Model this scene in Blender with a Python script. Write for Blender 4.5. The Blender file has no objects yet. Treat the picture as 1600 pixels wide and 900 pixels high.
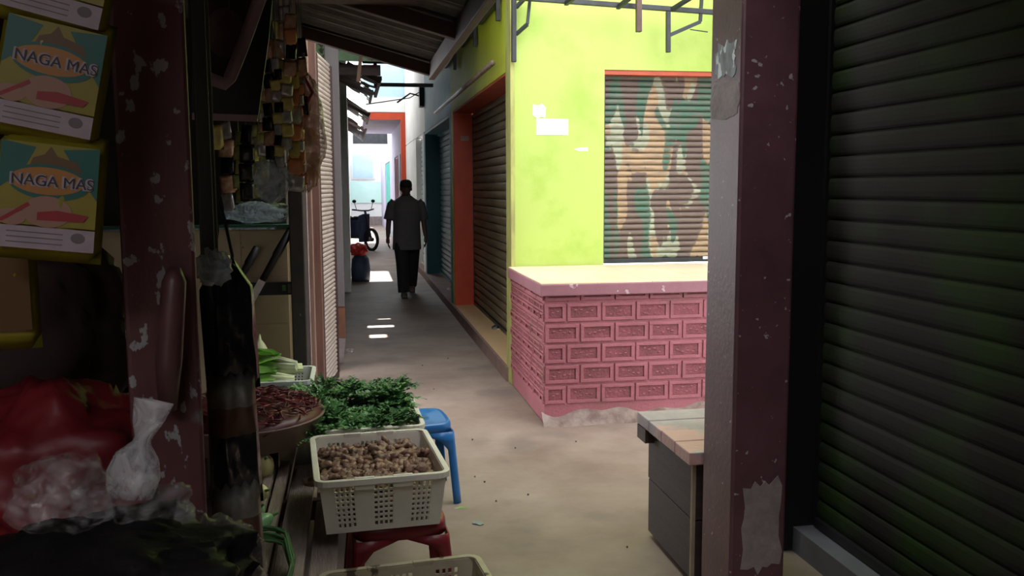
import bpy, bmesh, math, random
from math import sin, cos, pi, radians as R_
from mathutils import Vector, Matrix, noise
random.seed(7)
S = bpy.context.scene
COL = S.collection
# ------------------------------------------------------------------ camera
F, HC = 1400.0, 1.55                       # focal length in pixels of a 1600 wide frame, eye height
_a = Vector(((548-800)/F, -(292-450)/F, -1.0)).normalized()
_z = Vector((-.0045, 1.0, 0.0)); _z.z = -(_a.x*_z.x + _a.y*_z.y)/_a.z; _z.normalize()
_x = _a.cross(_z)
ROT = Matrix((_x, _a, _z))
def P(px, py, X=None, Y=None, Z=None):
    """a point of the photograph laid onto a plane of the market"""
    r = ROT @ Vector(((px-800)/F, -(py-450)/F, -1.0))
    t = X/r.x if X is not None else (Y/r.y if Y is not None else (Z-HC)/r.z)
    return Vector((0, 0, HC)) + r*t
cd = bpy.data.cameras.new('camera'); cam = bpy.data.objects.new('camera', cd); COL.objects.link(cam)
cd.sensor_width = 36; cd.lens = F*36/1600; cd.clip_start = .02; cd.clip_end = 300
cam.matrix_world = Matrix.Translation((0, 0, HC)) @ ROT.to_4x4()
S.camera = cam
# ------------------------------------------------------------------ light
S.view_settings.view_transform = 'Standard'; S.view_settings.look = 'None'
S.view_settings.gamma = 1; S.view_settings.use_curve_mapping = False
S.view_settings.exposure = 1.12
W = bpy.data.worlds.new('sky'); S.world = W; W.use_nodes = True
bg = W.node_tree.nodes['Background']
bg.inputs[0].default_value = (.97, .98, 1.0, 1); bg.inputs[1].default_value = 3.2
sd = bpy.data.lights.new('sun', 'SUN'); so = bpy.data.objects.new('sun', sd); COL.objects.link(so)
sd.energy = 14; sd.angle = .009; sd.color = (1, .95, .88)
SUN = Vector((.1, .5, .86)).normalized()
so.rotation_euler = SUN.to_track_quat('Z', 'Y').to_euler(); so.location = (0, 0, 30)
def portal(x0, x1, y0, y1, z):
    l = bpy.data.lights.new('sky_opening', 'AREA'); l.shape = 'RECTANGLE'; l.size = x1-x0; l.size_y = y1-y0
    l.cycles.is_portal = True
    o = bpy.data.objects.new('sky_opening', l); o.location = ((x0+x1)/2, (y0+y1)/2, z); COL.objects.link(o)
portal(.48, 3.1, 3.3, 6.8, 3.3)
portal(.48, .98, .3, 3.3, 2.86)  # guides sky light through a roof slot added to brighten the stall
portal(-.3, 1.2, 17.9, 20.1, 5.1)
portal(-2.3, -.1, -2.9, -.4, 3.2)  # roof opening behind the eye, added to brighten the near left

# ------------------------------------------------------------------ materials
def mat(name, c1, c2=None, rough=.7, scale=6, lo=.35, hi=.65, metal=0, bump=0, bscale=40, chips=None, cscale=9, cth=.66,
        stretch=(1, 1, 1), detail=6, spec=.5, trans=0, alpha=1, coat=0, chips2=None, base=None):
    m = bpy.data.materials.new(name); m.use_nodes = True
    nt = m.node_tree; N = nt.nodes; L = nt.links; b = N['Principled BSDF']
    c1 = tuple(c1)+(1,); c2 = tuple(c2)+(1,) if c2 else tuple(x*.75 for x in c1[:3])+(1,)
    tc = N.new('ShaderNodeTexCoord'); mp = N.new('ShaderNodeMapping'); mp.inputs['Scale'].default_value = stretch
    L.new(tc.outputs['Object'], mp.inputs[0])
    no = N.new('ShaderNodeTexNoise'); no.inputs['Scale'].default_value = scale; no.inputs['Detail'].default_value = detail
    no.inputs['Roughness'].default_value = .65
    L.new(mp.outputs[0], no.inputs['Vector'])
    cr = N.new('ShaderNodeValToRGB'); cr.color_ramp.elements[0].position = lo; cr.color_ramp.elements[1].position = hi
    cr.color_ramp.elements[0].color = c1; cr.color_ramp.elements[1].color = c2
    L.new(no.outputs[0], cr.inputs[0]); out = cr.outputs[0]
    def over(out, col, sc, th, st, soft=.02):
        n2 = N.new('ShaderNodeTexNoise'); n2.inputs['Scale'].default_value = sc; n2.inputs['Detail'].default_value = 5
        m2 = N.new('ShaderNodeMapping'); m2.inputs['Scale'].default_value = st; m2.inputs['Location'].default_value = (3.1, 7.7, 1.3)
        L.new(tc.outputs['Object'], m2.inputs[0]); L.new(m2.outputs[0], n2.inputs['Vector'])
        r2 = N.new('ShaderNodeValToRGB'); r2.color_ramp.elements[0].position = th; r2.color_ramp.elements[1].position = th+soft
        L.new(n2.outputs[0], r2.inputs[0])
        mx = N.new('ShaderNodeMix'); mx.data_type = 'RGBA'; mx.inputs['B'].default_value = tuple(col)+(1,)
        L.new(r2.outputs[0], mx.inputs['Factor']); L.new(out, mx.inputs['A']); return mx.outputs['Result']
    if chips: out = over(out, chips, cscale, cth, stretch)
    if chips2: out = over(out, chips2[0], chips2[1], chips2[2], (1, 1, 1), chips2[3] if len(chips2) > 3 else .08)
    L.new(out, b.inputs['Base Color'])
    b.inputs['Roughness'].default_value = rough; b.inputs['Metallic'].default_value = metal
    b.inputs['Specular IOR Level'].default_value = spec; b.inputs['Coat Weight'].default_value = coat
    b.inputs['Transmission Weight'].default_value = trans; b.inputs['Alpha'].default_value = alpha
    if bump:
        n3 = N.new('ShaderNodeTexNoise'); n3.inputs['Scale'].default_value = bscale; n3.inputs['Detail'].default_value = 4
        L.new(mp.outputs[0], n3.inputs['Vector'])
        bp = N.new('ShaderNodeBump'); bp.inputs['Strength'].default_value = bump; bp.inputs['Distance'].default_value = .01
        L.new(n3.outputs[0], bp.inputs['Height']); L.new(bp.outputs[0], b.inputs['Normal'])
    return m
def plain(name, c, rough=.5, **k): return mat(name, c, tuple(x*.85 for x in c), rough=rough, **k)
def plastic_film(name, tint, milk=.25, rough=.15):
    m = bpy.data.materials.new(name); m.use_nodes = True; nt = m.node_tree; N = nt.nodes; L = nt.links
    b = N['Principled BSDF']; b.inputs['Base Color'].default_value = tuple(tint)+(1,); b.inputs['Roughness'].default_value = rough
    b.inputs['Specular IOR Level'].default_value = .9; b.inputs['Coat Weight'].default_value = .6; b.inputs['Coat Roughness'].default_value = .08
    tc = N.new('ShaderNodeTexCoord'); no = N.new('ShaderNodeTexNoise'); no.inputs['Scale'].default_value = 28; no.inputs['Detail'].default_value = 6
    no.inputs['Distortion'].default_value = 1.5
    L.new(tc.outputs['Object'], no.inputs['Vector'])
    mr = N.new('ShaderNodeMapRange'); mr.inputs['From Min'].default_value = .35; mr.inputs['From Max'].default_value = .75
    mr.inputs['To Min'].default_value = max(0, milk-.15); mr.inputs['To Max'].default_value = min(1, milk+.3)
    L.new(no.outputs[0], mr.inputs[0]); L.new(mr.outputs[0], b.inputs['Alpha'])
    bp = N.new('ShaderNodeBump'); bp.inputs['Strength'].default_value = .9; bp.inputs['Distance'].default_value = .01
    L.new(no.outputs[0], bp.inputs['Height']); L.new(bp.outputs[0], b.inputs['Normal'])
    return m
def ramp_bands(m, axis, stops, mixin=1.0):
    """paint bands along one object axis (constant steps): real paint, with its own colours"""
    nt = m.node_tree; N = nt.nodes; L = nt.links; b = N['Principled BSDF']
    tc = N.new('ShaderNodeTexCoord'); sx = N.new('ShaderNodeSeparateXYZ'); L.new(tc.outputs['Object'], sx.inputs[0])
    mr = N.new('ShaderNodeMapRange'); mr.inputs['From Min'].default_value = stops[0][0]; mr.inputs['From Max'].default_value = stops[-1][0]
    L.new(sx.outputs[axis], mr.inputs[0]); r = N.new('ShaderNodeValToRGB'); r.color_ramp.interpolation = 'CONSTANT'
    a, z = stops[0][0], stops[-1][0]
    r.color_ramp.elements[0].color = tuple(stops[0][1])+(1,); r.color_ramp.elements[1].position = (stops[1][0]-a)/(z-a)
    r.color_ramp.elements[1].color = tuple(stops[1][1])+(1,)
    for p, c in stops[2:-1]:
        e = r.color_ramp.elements.new((p-a)/(z-a)); e.color = tuple(c)+(1,)
    L.new(mr.outputs[0], r.inputs[0]); L.new(r.outputs[0], b.inputs['Base Color'])

def camo_mat():
    m = bpy.data.materials.new('camouflage_paint'); m.use_nodes = True; nt = m.node_tree; N = nt.nodes; L = nt.links; b = N['Principled BSDF']
    tc = N.new('ShaderNodeTexCoord')
    def layer(loc, sc, th, st):
        mp = N.new('ShaderNodeMapping'); mp.inputs['Scale'].default_value = st; mp.inputs['Location'].default_value = loc
        mp.inputs['Rotation'].default_value = (0, .25, 0)
        L.new(tc.outputs['Object'], mp.inputs[0]); n = N.new('ShaderNodeTexNoise'); n.inputs['Scale'].default_value = sc
        n.inputs['Detail'].default_value = 1.5; n.inputs['Distortion'].default_value = .35; L.new(mp.outputs[0], n.inputs['Vector'])
        r = N.new('ShaderNodeValToRGB'); r.color_ramp.elements[0].position = th; r.color_ramp.elements[1].position = th+.012
        L.new(n.outputs[0], r.inputs[0]); return r.outputs[0]
    out = None
    cols = [(.30, .32, .23), (.125, .085, .07), (.34, .235, .135), (.055, .125, .085), (.12, .085, .072)]
    prev = None
    for i, c in enumerate(cols):
        if i == 0:
            rgb = N.new('ShaderNodeRGB'); rgb.outputs[0].default_value = c+(1,); prev = rgb.outputs[0]; continue
        mx = N.new('ShaderNodeMix'); mx.data_type = 'RGBA'; mx.inputs['B'].default_value = c+(1,)
        L.new(prev, mx.inputs['A']); L.new(layer((i*3.7, 1.1, i*2.3), 3.0, [0, .50, .56, .54, .58][i], (1.9, 1, .62)), mx.inputs['Factor']); prev = mx.outputs['Result']
    # rubbed dirt
    n = N.new('ShaderNodeTexNoise'); n.inputs['Scale'].default_value = 14; n.inputs['Detail'].default_value = 8
    mp = N.new('ShaderNodeMapping'); mp.inputs['Scale'].default_value = (.6, 1, 3); L.new(tc.outputs['Object'], mp.inputs[0]); L.new(mp.outputs[0], n.inputs['Vector'])
    mr = N.new('ShaderNodeMapRange'); mr.inputs['From Min'].default_value = .4; mr.inputs['From Max'].default_value = .75; mr.inputs['To Max'].default_value = .8
    L.new(n.outputs[0], mr.inputs[0]); mx = N.new('ShaderNodeMix'); mx.data_type = 'RGBA'; mx.inputs['B'].default_value = (.16, .12, .10, 1)
    L.new(mr.outputs[0], mx.inputs['Factor']); L.new(prev, mx.inputs['A']); L.new(mx.outputs['Result'], b.inputs['Base Color'])
    b.inputs['Roughness'].default_value = .55; return m

M = dict(
 floor=mat('worn_concrete', (.15, .101, .077), (.285, .222, .182), .62, 1.3, .3, .7, bump=.35, bscale=9, chips2=((.15, .115, .095), 2.2, .56, .12), detail=10),
 green=mat('lime_paint', (.25, .385, .04), (.36, .47, .095), .6, 1.6, .28, .5, bump=.06, bscale=25, chips=(.12, .12, .05), cscale=13, cth=.79),
 greens=mat('olive_lime_paint', (.42, .46, .02), (.50, .53, .04), .6, 2.2, .3, .7, bump=.06),
 corner=mat('corner_trim_paint', (.35, .36, .10), (.22, .20, .07), .6, 9, .4, .7, stretch=(1, 1, .3)),
 orange=mat('orange_paint', (.52, .055, .015), (.42, .045, .015), .5, 5),
 lintel=mat('orange_brown_paint', (.45, .075, .03), (.33, .06, .03), .6, 5),
 blue=mat('blue_paint', (.12, .30, .38), (.16, .36, .44), .6, 3),
 teal=mat('teal_paint', (.02, .13, .17), (.015, .10, .13), .5, 4),
 lblue=mat('pale_blue_paint', (.34, .50, .62), (.42, .58, .69), .6, 2),
 white=mat('white_paint', (.80, .80, .78), (.68, .69, .68), .6, 3),
 purple=mat('lilac_paint', (.35, .33, .48), (.42, .40, .52), .6, 3),
 darkred=mat('dark_red_paint', (.16, .02, .02), (.12, .018, .018), .5, 4),
 tgreen=mat('turquoise_paint', (.05, .42, .36), (.04, .36, .30), .5, 4),
 mint=mat('mint_paint', (.30, .50, .30), (.20, .32, .20), .7, 7, detail=9, chips=(.08, .07, .05), cscale=11, cth=.62),
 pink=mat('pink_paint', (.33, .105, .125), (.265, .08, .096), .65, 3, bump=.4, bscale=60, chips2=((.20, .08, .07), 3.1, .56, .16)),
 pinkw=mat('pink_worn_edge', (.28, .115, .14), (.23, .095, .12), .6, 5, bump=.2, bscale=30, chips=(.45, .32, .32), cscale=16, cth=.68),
 pinkp=mat('darker_pink_panel', (.235, .065, .078), (.155, .045, .05), .8, 9, bump=.8, bscale=70),
 tiletop=mat('cream_tile', (.74, .60, .40), (.80, .68, .48), .28, 2, bump=.02),
 mud=mat('muddy_mortar', (.12, .075, .06), (.27, .21, .18), .9, 7, bump=.8, bscale=30),
 step=mat('step_tile', (.60, .40, .20), (.54, .36, .19), .45, 3),
 steps=mat('step_side', (.22, .13, .11), (.16, .10, .09), .8, 6),
 camo=camo_mat(),
 shutg=mat('grimy_shutter', (.27, .21, .12), (.14, .105, .07), .5, 5, stretch=(.3, .3, 4), metal=.2),
 shutb=mat('blue_shutter', (.10, .19, .25), (.06, .12, .17), .45, 5, metal=.1),
 shutlb=mat('pale_blue_shutter', (.40, .60, .70), (.32, .52, .64), .45, 5),
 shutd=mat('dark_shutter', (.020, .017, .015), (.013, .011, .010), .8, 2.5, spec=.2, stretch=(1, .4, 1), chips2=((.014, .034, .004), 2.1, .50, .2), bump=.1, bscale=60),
 shutw=mat('cream_shutter', (.55, .48, .42), (.42, .35, .30), .6, 5, stretch=(1, 1, 5)),
 maroon=mat('maroon_post_paint', (.125, .043, .045), (.10, .034, .036), .48, 6, bump=.15, bscale=50, chips=(.30, .29, .30), cscale=44, cth=.615, stretch=(1, 1, .6), chips2=((.16, .14, .14), 7, .66, .04)),
 maroonr=mat('dark_maroon_paint', (.125, .053, .066), (.08, .034, .042), .4, 4, bump=.15, bscale=50, chips=(.35, .30, .30), cscale=38, cth=.68),
 bare=mat('bare_plaster', (.30, .25, .25), (.20, .16, .16), .8, 12, bump=.3),
 black=plain('black_paint', (.012, .010, .012), .5),
 steel=mat('dark_steel', (.030, .034, .038), (.018, .018, .02), .45, 9, metal=.4),
 grey=mat('grey_painted_steel', (.16, .135, .14), (.12, .10, .105), .5, 5, stretch=(1, 1, .3)),
 rust=mat('rusty_steel', (.23, .085, .04), (.12, .06, .04), .8, 9),
 rustpost=mat('rusty_black_post', (.030, .026, .025), (.05, .035, .03), .55, 12, chips=(.30, .26, .24), cscale=30, cth=.70),
 wood=mat('weathered_wood', (.30, .235, .20), (.18, .135, .115), .75, 5, stretch=(7, .8, 7), bump=.5, bscale=24),
 woodv=mat('upright_wood', (.36, .22, .17), (.24, .14, .11), .7, 6, stretch=(7, 7, .7), bump=.2, bscale=24),
 woodd=mat('dark_stained_wood', (.06, .03, .026), (.038, .020, .018), .6, 5, stretch=(1, 1, 7), bump=.2, bscale=24),
 beam=mat('beam_wood', (.075, .034, .028), (.045, .021, .018), .6, 4, stretch=(2, 2, 2), bump=.2, bscale=30),
 zinc=mat('dusty_roof_sheet', (.10, .088, .075), (.045, .04, .036), .6, 7, bump=.2, detail=9),
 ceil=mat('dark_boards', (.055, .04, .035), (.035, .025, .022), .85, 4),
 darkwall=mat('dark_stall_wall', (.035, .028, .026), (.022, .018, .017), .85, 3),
 ctile=mat('cream_wall_tile', (.80, .64, .43), (.70, .55, .36), .35, 3, chips=(.12, .08, .05), cscale=12, cth=.70),
 boxt=mat('worn_table_top', (.30, .25, .27), (.42, .36, .37), .6, 5, chips2=((.50, .30, .28), 2.6, .52, .03), bump=.4, bscale=40),
 boxs=mat('dark_boards_side', (.032, .021, .019), (.05, .034, .03), .6, 6, stretch=(1, .5, 6), bump=.2),
 edge=mat('raw_board_edge', (.34, .26, .18), (.26, .19, .13), .8, 8),
 crate=mat('cream_crate_plastic', (.82, .77, .68), (.68, .63, .55), .45, 5, bump=.05),
 crate2=mat('stained_crate_plastic', (.42, .36, .26), (.30, .25, .18), .5, 5, chips=(.07, .05, .035), cscale=7, cth=.62),
 redst=mat('maroon_stool_plastic', (.21, .018, .028), (.16, .014, .02), .35, 4),
 bluest=mat('blue_stool_plastic', (.02, .15, .42), (.02, .12, .34), .3, 4),
 ginger=mat('ginger_skin', (.05, .024, .017), (.36, .20, .14), .45, 55, bump=.6, bscale=70),
 chilli=mat('dried_chilli', (.15, .012, .02), (.26, .035, .05), .35, 20),
 chillib=mat('dark_chilli', (.07, .010, .016), (.12, .02, .03), .45, 20),
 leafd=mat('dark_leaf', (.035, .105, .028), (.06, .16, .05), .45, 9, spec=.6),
 leafm=mat('mid_leaf', (.055, .17, .045), (.11, .27, .085), .45, 9, spec=.6),
 leafl=mat('pale_leaf', (.18, .42, .06), (.30, .55, .12), .5, 12),
 stalk=mat('white_stalk', (.68, .72, .50), (.58, .66, .36), .4, 9),
 napa=mat('pale_cabbage', (.62, .60, .42), (.50, .50, .28), .5, 9),
 corn=mat('pale_yellow_squash', (.80, .72, .36), (.62, .58, .28), .4, 7),
 egg=mat('striped_green_skin', (.12, .32, .12), (.30, .50, .28), .3, 14),
 bean=mat('bean_green', (.03, .09, .03), (.05, .13, .05), .45, 9),
 tray=mat('brown_tray', (.24, .15, .125), (.18, .11, .09), .5, 5),
 paper=plain('white_paper', (.85, .85, .83), .7),
 skin=plain('brown_skin', (.11, .06, .042), .55), shirt=plain('charcoal_shirt', (.10, .09, .095), .85),
 trouser=plain('black_trousers', (.012, .012, .016), .9), cap=plain('black_cap', (.012, .012, .014), .8), shoe=plain('black_sandal', (.01, .01, .01), .5),
 redp=plain('bright_red_plastic', (.75, .03, .03), .4), navy=mat('navy_sack', (.03, .05, .10), (.05, .08, .15), .5, 8),
 redbag=mat('red_bag_plastic', (.20, .012, .018), (.13, .008, .012), .5, 5, bump=.4, bscale=14, spec=.4),
 blackbag=mat('black_bag_plastic', (.008, .007, .008), (.013, .011, .012), .5, 5, bump=.7, bscale=22, spec=.18),
 brownbag=mat('brown_bundle', (.045, .020, .014), (.022, .012, .010), .85, 4, bump=.4, bscale=10),
 yel=mat('yellow_foil', (.28, .23, .015), (.22, .18, .015), .35, 8), dteal=plain('teal_print', (.01, .12, .10), .35),
 brownp=plain('brown_print', (.13, .065, .02), .4), orangep=plain('orange_print', (.42, .17, .03), .4), palep=mat('pale_print', (.40, .31, .36), (.32, .26, .30), .4, 30),
 redprint=plain('red_print', (.32, .01, .02), .4), creamp=plain('cream_print', (.36, .19, .13), .4), ink=plain('navy_ink', (.012, .015, .03), .5), greyprint=plain('grey_print', (.16, .13, .15), .5),
 film=plastic_film('clear_film', (.62, .58, .60), .12), filmb=plastic_film('bluish_film', (.65, .78, .92), .45), filmd=plastic_film('dim_film', (.20, .18, .18), .35),
 filmo=plastic_film('brown_snack_film', (.75, .50, .34), .55),
 s_or=mat('orange_sachet', (.95, .30, .08), (.80, .40, .22), .2, 40), s_ye=mat('yellow_sachet', (.92, .80, .22), (.65, .58, .22), .2, 40),
 s_br=mat('brown_sachet', (.45, .20, .11), (.75, .52, .38), .2, 40), s_gr=mat('green_sachet', (.35, .45, .12), (.60, .62, .28), .2, 40),
 s_bk=mat('black_sachet', (.012, .011, .014), (.02, .018, .02), .22, 30), s_wh=mat('silver_sachet', (.85, .85, .87), (.5, .5, .52), .18, 40, metal=.3),
 cord=plain('blue_grey_cord', (.05, .07, .09), .5), pinkb=plain('dusty_pink_edge', (.36, .24, .27), .5), greenedge=plain('green_edge', (.03, .17, .10), .4),
 chrome=plain('dull_metal', (.35, .35, .36), .25, metal=.9), tyre=plain('rubber', (.015, .015, .016), .7),
 far=mat('far_white_wall', (.75, .78, .76), (.66, .70, .69), .7, 2), fart=mat('far_turquoise', (.48, .74, .68), (.54, .78, .72), .6, 2), rod=mat('bamboo_pole', (.10, .055, .04), (.20, .15, .13), .4, 7, stretch=(6, 1, 6)),
)
# ------------------------------------------------------------------ mesh helpers
class MB:
    def __init__(s): s.v = []; s.f = []; s.m = []
    def add(s, vs, fs, mi=0):
        o = len(s.v); s.v += [tuple(v) for v in vs]; s.f += [tuple(i+o for i in f) for f in fs]; s.m += [mi]*len(fs); return s
    def box(s, x0, x1, y0, y1, z0, z1, mi=0):
        return s.add([(x0, y0, z0), (x1, y0, z0), (x1, y1, z0), (x0, y1, z0), (x0, y0, z1), (x1, y0, z1), (x1, y1, z1), (x0, y1, z1)],
              [(0, 3, 2, 1), (4, 5, 6, 7), (0, 1, 5, 4), (1, 2, 6, 5), (2, 3, 7, 6), (3, 0, 4, 7)], mi)
    def hexa(s, p, mi=0):   # eight corners: bottom loop then top loop
        return s.add(p, [(0, 3, 2, 1), (4, 5, 6, 7), (0, 1, 5, 4), (1, 2, 6, 5), (2, 3, 7, 6), (3, 0, 4, 7)], mi)
    def bar(s, a, b, w, h=None, mi=0, up=(0, 0, 1)):
        a = Vector(a); b = Vector(b); h = h or w; d = (b-a).normalized(); u = Vector(up)
        if abs(d.dot(u)) > .95: u = Vector((0, 1, 0))
        sx = d.cross(u).normalized()*w/2; uz = sx.cross(d).normalized()*h/2
        return s.hexa([a-sx-uz, a+sx-uz, b+sx-uz, b-sx-uz, a-sx+uz, a+sx+uz, b+sx+uz, b-sx+uz], mi)
    def tube(s, pts, rad, n=8, mi=0, flat=1.0, caps=True):
        pts = [Vector(p) for p in pts]; k = len(pts)
        if not hasattr(rad, '__len__'): rad = [rad]*k
        rings = []; prev = None
        for i, p in enumerate(pts):
            d = (pts[min(i+1, k-1)]-pts[max(i-1, 0)]).normalized()
            if prev is None: u = d.orthogonal().normalized()
            else:
                u = prev-d*prev.dot(d); u = u.normalized() if u.length > 1e-6 else d.orthogonal().normalized()
            prev = u; w = d.cross(u)
            rings.append([p+(u*cos(2*pi*j/n)+w*sin(2*pi*j/n)*flat)*rad[i] for j in range(n)])
        vs = [v for r in rings for v in r]
        fs = [(i*n+j, i*n+(j+1) % n, (i+1)*n+(j+1) % n, (i+1)*n+j) for i in range(k-1) for j in range(n)]
        if caps: fs += [tuple(range(n))[::-1], tuple((k-1)*n+j for j in range(n))]
        return s.add(vs, fs, mi)
    def loft(s, rings, n=20, mi=0, caps=True, sq=1.0):   # rings: (cx, cy, cz, rx, ry)
        vs = []
        for cx, cy, cz, rx, ry in rings:
            for j in range(n):
                a = 2*pi*j/n; c, q = cos(a), sin(a)
                c = math.copysign(abs(c)**sq, c); q = math.copysign(abs(q)**sq, q)
                vs.append((cx+c*rx, cy+q*ry, cz))
        k = len(rings)
        fs = [(i*n+j, i*n+(j+1) % n, (i+1)*n+(j+1) % n, (i+1)*n+j) for i in range(k-1) for j in range(n)]
        if caps: fs += [tuple(range(n))[::-1], tuple((k-1)*n+j for j in range(n))]
        return s.add(vs, fs, mi)
    def ball(s, c, r, nu=14, nv=9, amp=0, seed=0, fr=3, mi=0):
        c = Vector(c); r = Vector(r) if hasattr(r, '__len__') else Vector((r, r, r)); vs = []; fs = []
        for i in range(nv+1):
            t = pi*i/nv
            for j in range(nu):
                a = 2*pi*j/nu; d = Vector((sin(t)*cos(a), sin(t)*sin(a), cos(t)))
                k = 1+amp*noise.noise(d*fr+Vector((seed*3.7, seed, 0))) if amp else 1
                vs.append(c+Vector((d.x*r.x, d.y*r.y, d.z*r.z))*k)
        for i in range(nv):
            for j in range(nu): fs.append((i*nu+j, (i+1)*nu+j, (i+1)*nu+(j+1) % nu, i*nu+(j+1) % nu))
        return s.add(vs, fs, mi)
    def poly(s, pts, th, axis=1, mi=0):   # outline in (x,z), extruded th along y from y
        n = len(pts); vs = [(p[0], p[2] if len(p) > 2 else 0, p[1]) for p in pts]; vs += [(v[0], v[1]+th, v[2]) for v in vs]
        return s.add(vs, [tuple(range(n)), tuple(range(2*n-1, n-1, -1))]+[(i, i+n, (i+1) % n+n, (i+1) % n) for i in range(n)], mi)
    def mesh(s, name, mats, smooth=False):
        me = bpy.data.meshes.new(name); me.from_pydata(s.v, [], s.f)
        for m in (mats if isinstance(mats, (list, tuple)) else [mats]): me.materials.append(m)
        me.polygons.foreach_set('material_index', s.m)
        bm = bmesh.new(); bm.from_mesh(me); bmesh.ops.remove_doubles(bm, verts=bm.verts, dist=1e-6) if smooth else None
        bmesh.ops.recalc_face_normals(bm, faces=bm.faces); bm.to_mesh(me); bm.free()
        if smooth: me.polygons.foreach_set('use_smooth', [True]*len(me.polygons))
        me.update(); return me
    def build(s, name, mats, parent=None, smooth=False, bevel=0, loc=None, rot=None, remesh=0):
        me = s.mesh(name, mats, smooth); o = bpy.data.objects.new(name, me); COL.objects.link(o)
        if parent: o.parent = parent
        if loc is not None: o.location = loc
        if rot is not None: o.rotation_euler = rot
        if remesh:
            md = o.modifiers.new('r', 'REMESH'); md.mode = 'VOXEL'; md.voxel_size = remesh; md.use_smooth_shade = True
            sm = o.modifiers.new('s', 'SMOOTH'); sm.iterations = 3
        if bevel:
            md = o.modifiers.new('b', 'BEVEL'); md.width = bevel; md.segments = 2; md.limit_method = 'ANGLE'
        return o
def tag(o, label, cat, group=None, kind=None):
    o['label'] = label; o['category'] = cat
    if group: o['group'] = group
    if kind: o['kind'] = kind
    return o
def thing(name, label, cat, loc=(0, 0, 0), rot=(0, 0, 0), group=None):
    o = bpy.data.objects.new(name, None); COL.objects.link(o); o.location = loc; o.rotation_euler = rot; o.empty_display_size = .1
    return tag(o, label, cat, group)
def struct(o): o['kind'] = 'structure'; return o
def sbox(name, m, *b, bevel=0):
    """a box of the setting with its origin at world zero"""
    return struct(MB().box(*b).build(name, m, bevel=bevel))
def dup(o, loc=None, rot=None, sc=None, label=None):
    c = o.copy(); COL.objects.link(c)
    if loc is not None: c.location = loc
    if rot is not None: c.rotation_euler = rot
    if sc is not None: c.scale = sc if hasattr(sc, '__len__') else (sc,)*3
    if label: c['label'] = label
    for ch in o.children:
        d = ch.copy(); COL.objects.link(d); d.parent = c
        for g in ch.children: e = g.copy(); COL.objects.link(e); e.parent = d
    return c
def text_mesh(txt, size, m, parent, loc, rot, name='lettering', bold=0):
    cu = bpy.data.curves.new(name, 'FONT'); cu.body = txt; cu.size = size; cu.align_x = 'CENTER'; cu.align_y = 'CENTER'; cu.extrude = .0002; cu.offset = bold
    t = bpy.data.objects.new(name, cu); COL.objects.link(t); dg = bpy.context.evaluated_depsgraph_get()
    me = bpy.data.meshes.new_from_object(t.evaluated_get(dg)); bpy.data.objects.remove(t); bpy.data.curves.remove(cu)
    me.materials.clear(); me.materials.append(m); o = bpy.data.objects.new(name, me); COL.objects.link(o); o.parent = parent; o.location = loc; o.rotation_euler = rot
    return o

# ================================================================== SETTING
XW = 1.22
def grid_floor():
    mb = MB(); xs = [-4+i*.25 for i in range(44)]; ys = [-4+j*.25 for j in range(172)]; vs = []
    for y in ys:
        for x in xs: vs.append((x, y, .006*noise.noise(Vector((x*1.3, y*1.3, 0)))-.006))
    n = len(xs); mb.add(vs, [(j*n+i, j*n+i+1, (j+1)*n+i+1, (j+1)*n+i) for j in range(len(ys)-1) for i in range(n-1)])
    mb.box(-4, 6.75, -4, 38.7, -.2, -.05)
    return struct(mb.build('floor', M['floor'], smooth=False))
fl = grid_floor()
for p in fl.data.polygons: p.use_smooth = True
# green corner shop: front wall facing us with its opening, side wall along the alley
OZ = 2.44
g = MB(); g.box(XW, 1.95, 6.82, 7.02, 0, 13); g.box(1.95, 3.6, 6.82, 7.02, OZ, 13); g.box(3.6, 6.5, 6.82, 7.02, 0, 13); g.box(1.95, 3.6, 6.82, 7.02, 0, .90)  # carried far above the view to keep the sun off the front
g.box(-.75, XW, 6.82, 7.02, 3.38, 13)  # unseen upper block across the alley, added to stop the sun
struct(g.build('wall_front', M['green']))
g = MB(); g.box(XW, 1.5, 7.021, 10.99, OZ, 3.5); g.box(XW, 1.5, 10.87, 10.99, 0, OZ)
struct(g.build('wall_right_lime', M['greens']))
sbox('trim_1', M['corner'], XW-.012, XW+.02, 6.80, 7.02, 0, 3.4)          # raw corner strip
sbox('trim_2', M['lintel'], 1.952, 3.598, 6.83, 7.00, OZ-.035, OZ-.001)
sbox('trim_3', M['lintel'], XW+.005, 1.5, 7.03, 10.86, OZ-.02, OZ-.001)
sbox('trim_4', M['orange'], XW+.004, 1.498, 10.80, 10.869, .11, OZ-.021)        # orange far jamb
sbox('trim_5', M['step'], XW-.005, 1.9, 7.03, 10.795, .02, .11)
sbox('trim_6', M['steps'], XW-.03, XW-.005, 6.95, 10.99, -.01, .107)
sbox('trim_7', M['steps'], XW-.03, 1.9, 11.0, 20.2, -.01, .10)
# blue shop
g = MB(); g.box(XW, 1.5, 10.995, 14.93, 2.44, 5); g.box(XW, 1.5, 10.995, 11.2, .1, 2.44)
struct(g.build('wall_right_blue', M['blue']))
sbox('trim_8', M['teal'], XW+.002, 1.5, 14.94, 15.2, .1, 2.45)
sbox('trim_9', M['teal'], XW+.003, 1.5, 11.21, 14.93, 2.40, 2.439)
# white shop with a pale blue shutter
g = MB(); g.box(XW, 1.5, 14.93, 20.15, 2.455, 5); g.box(XW, 1.5, 15.2, 15.45, .1, 2.44); g.box(XW, 1.5, 17.0, 20.2, .1, 2.44)
struct(g.build('wall_right_white', M['white']))
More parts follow.
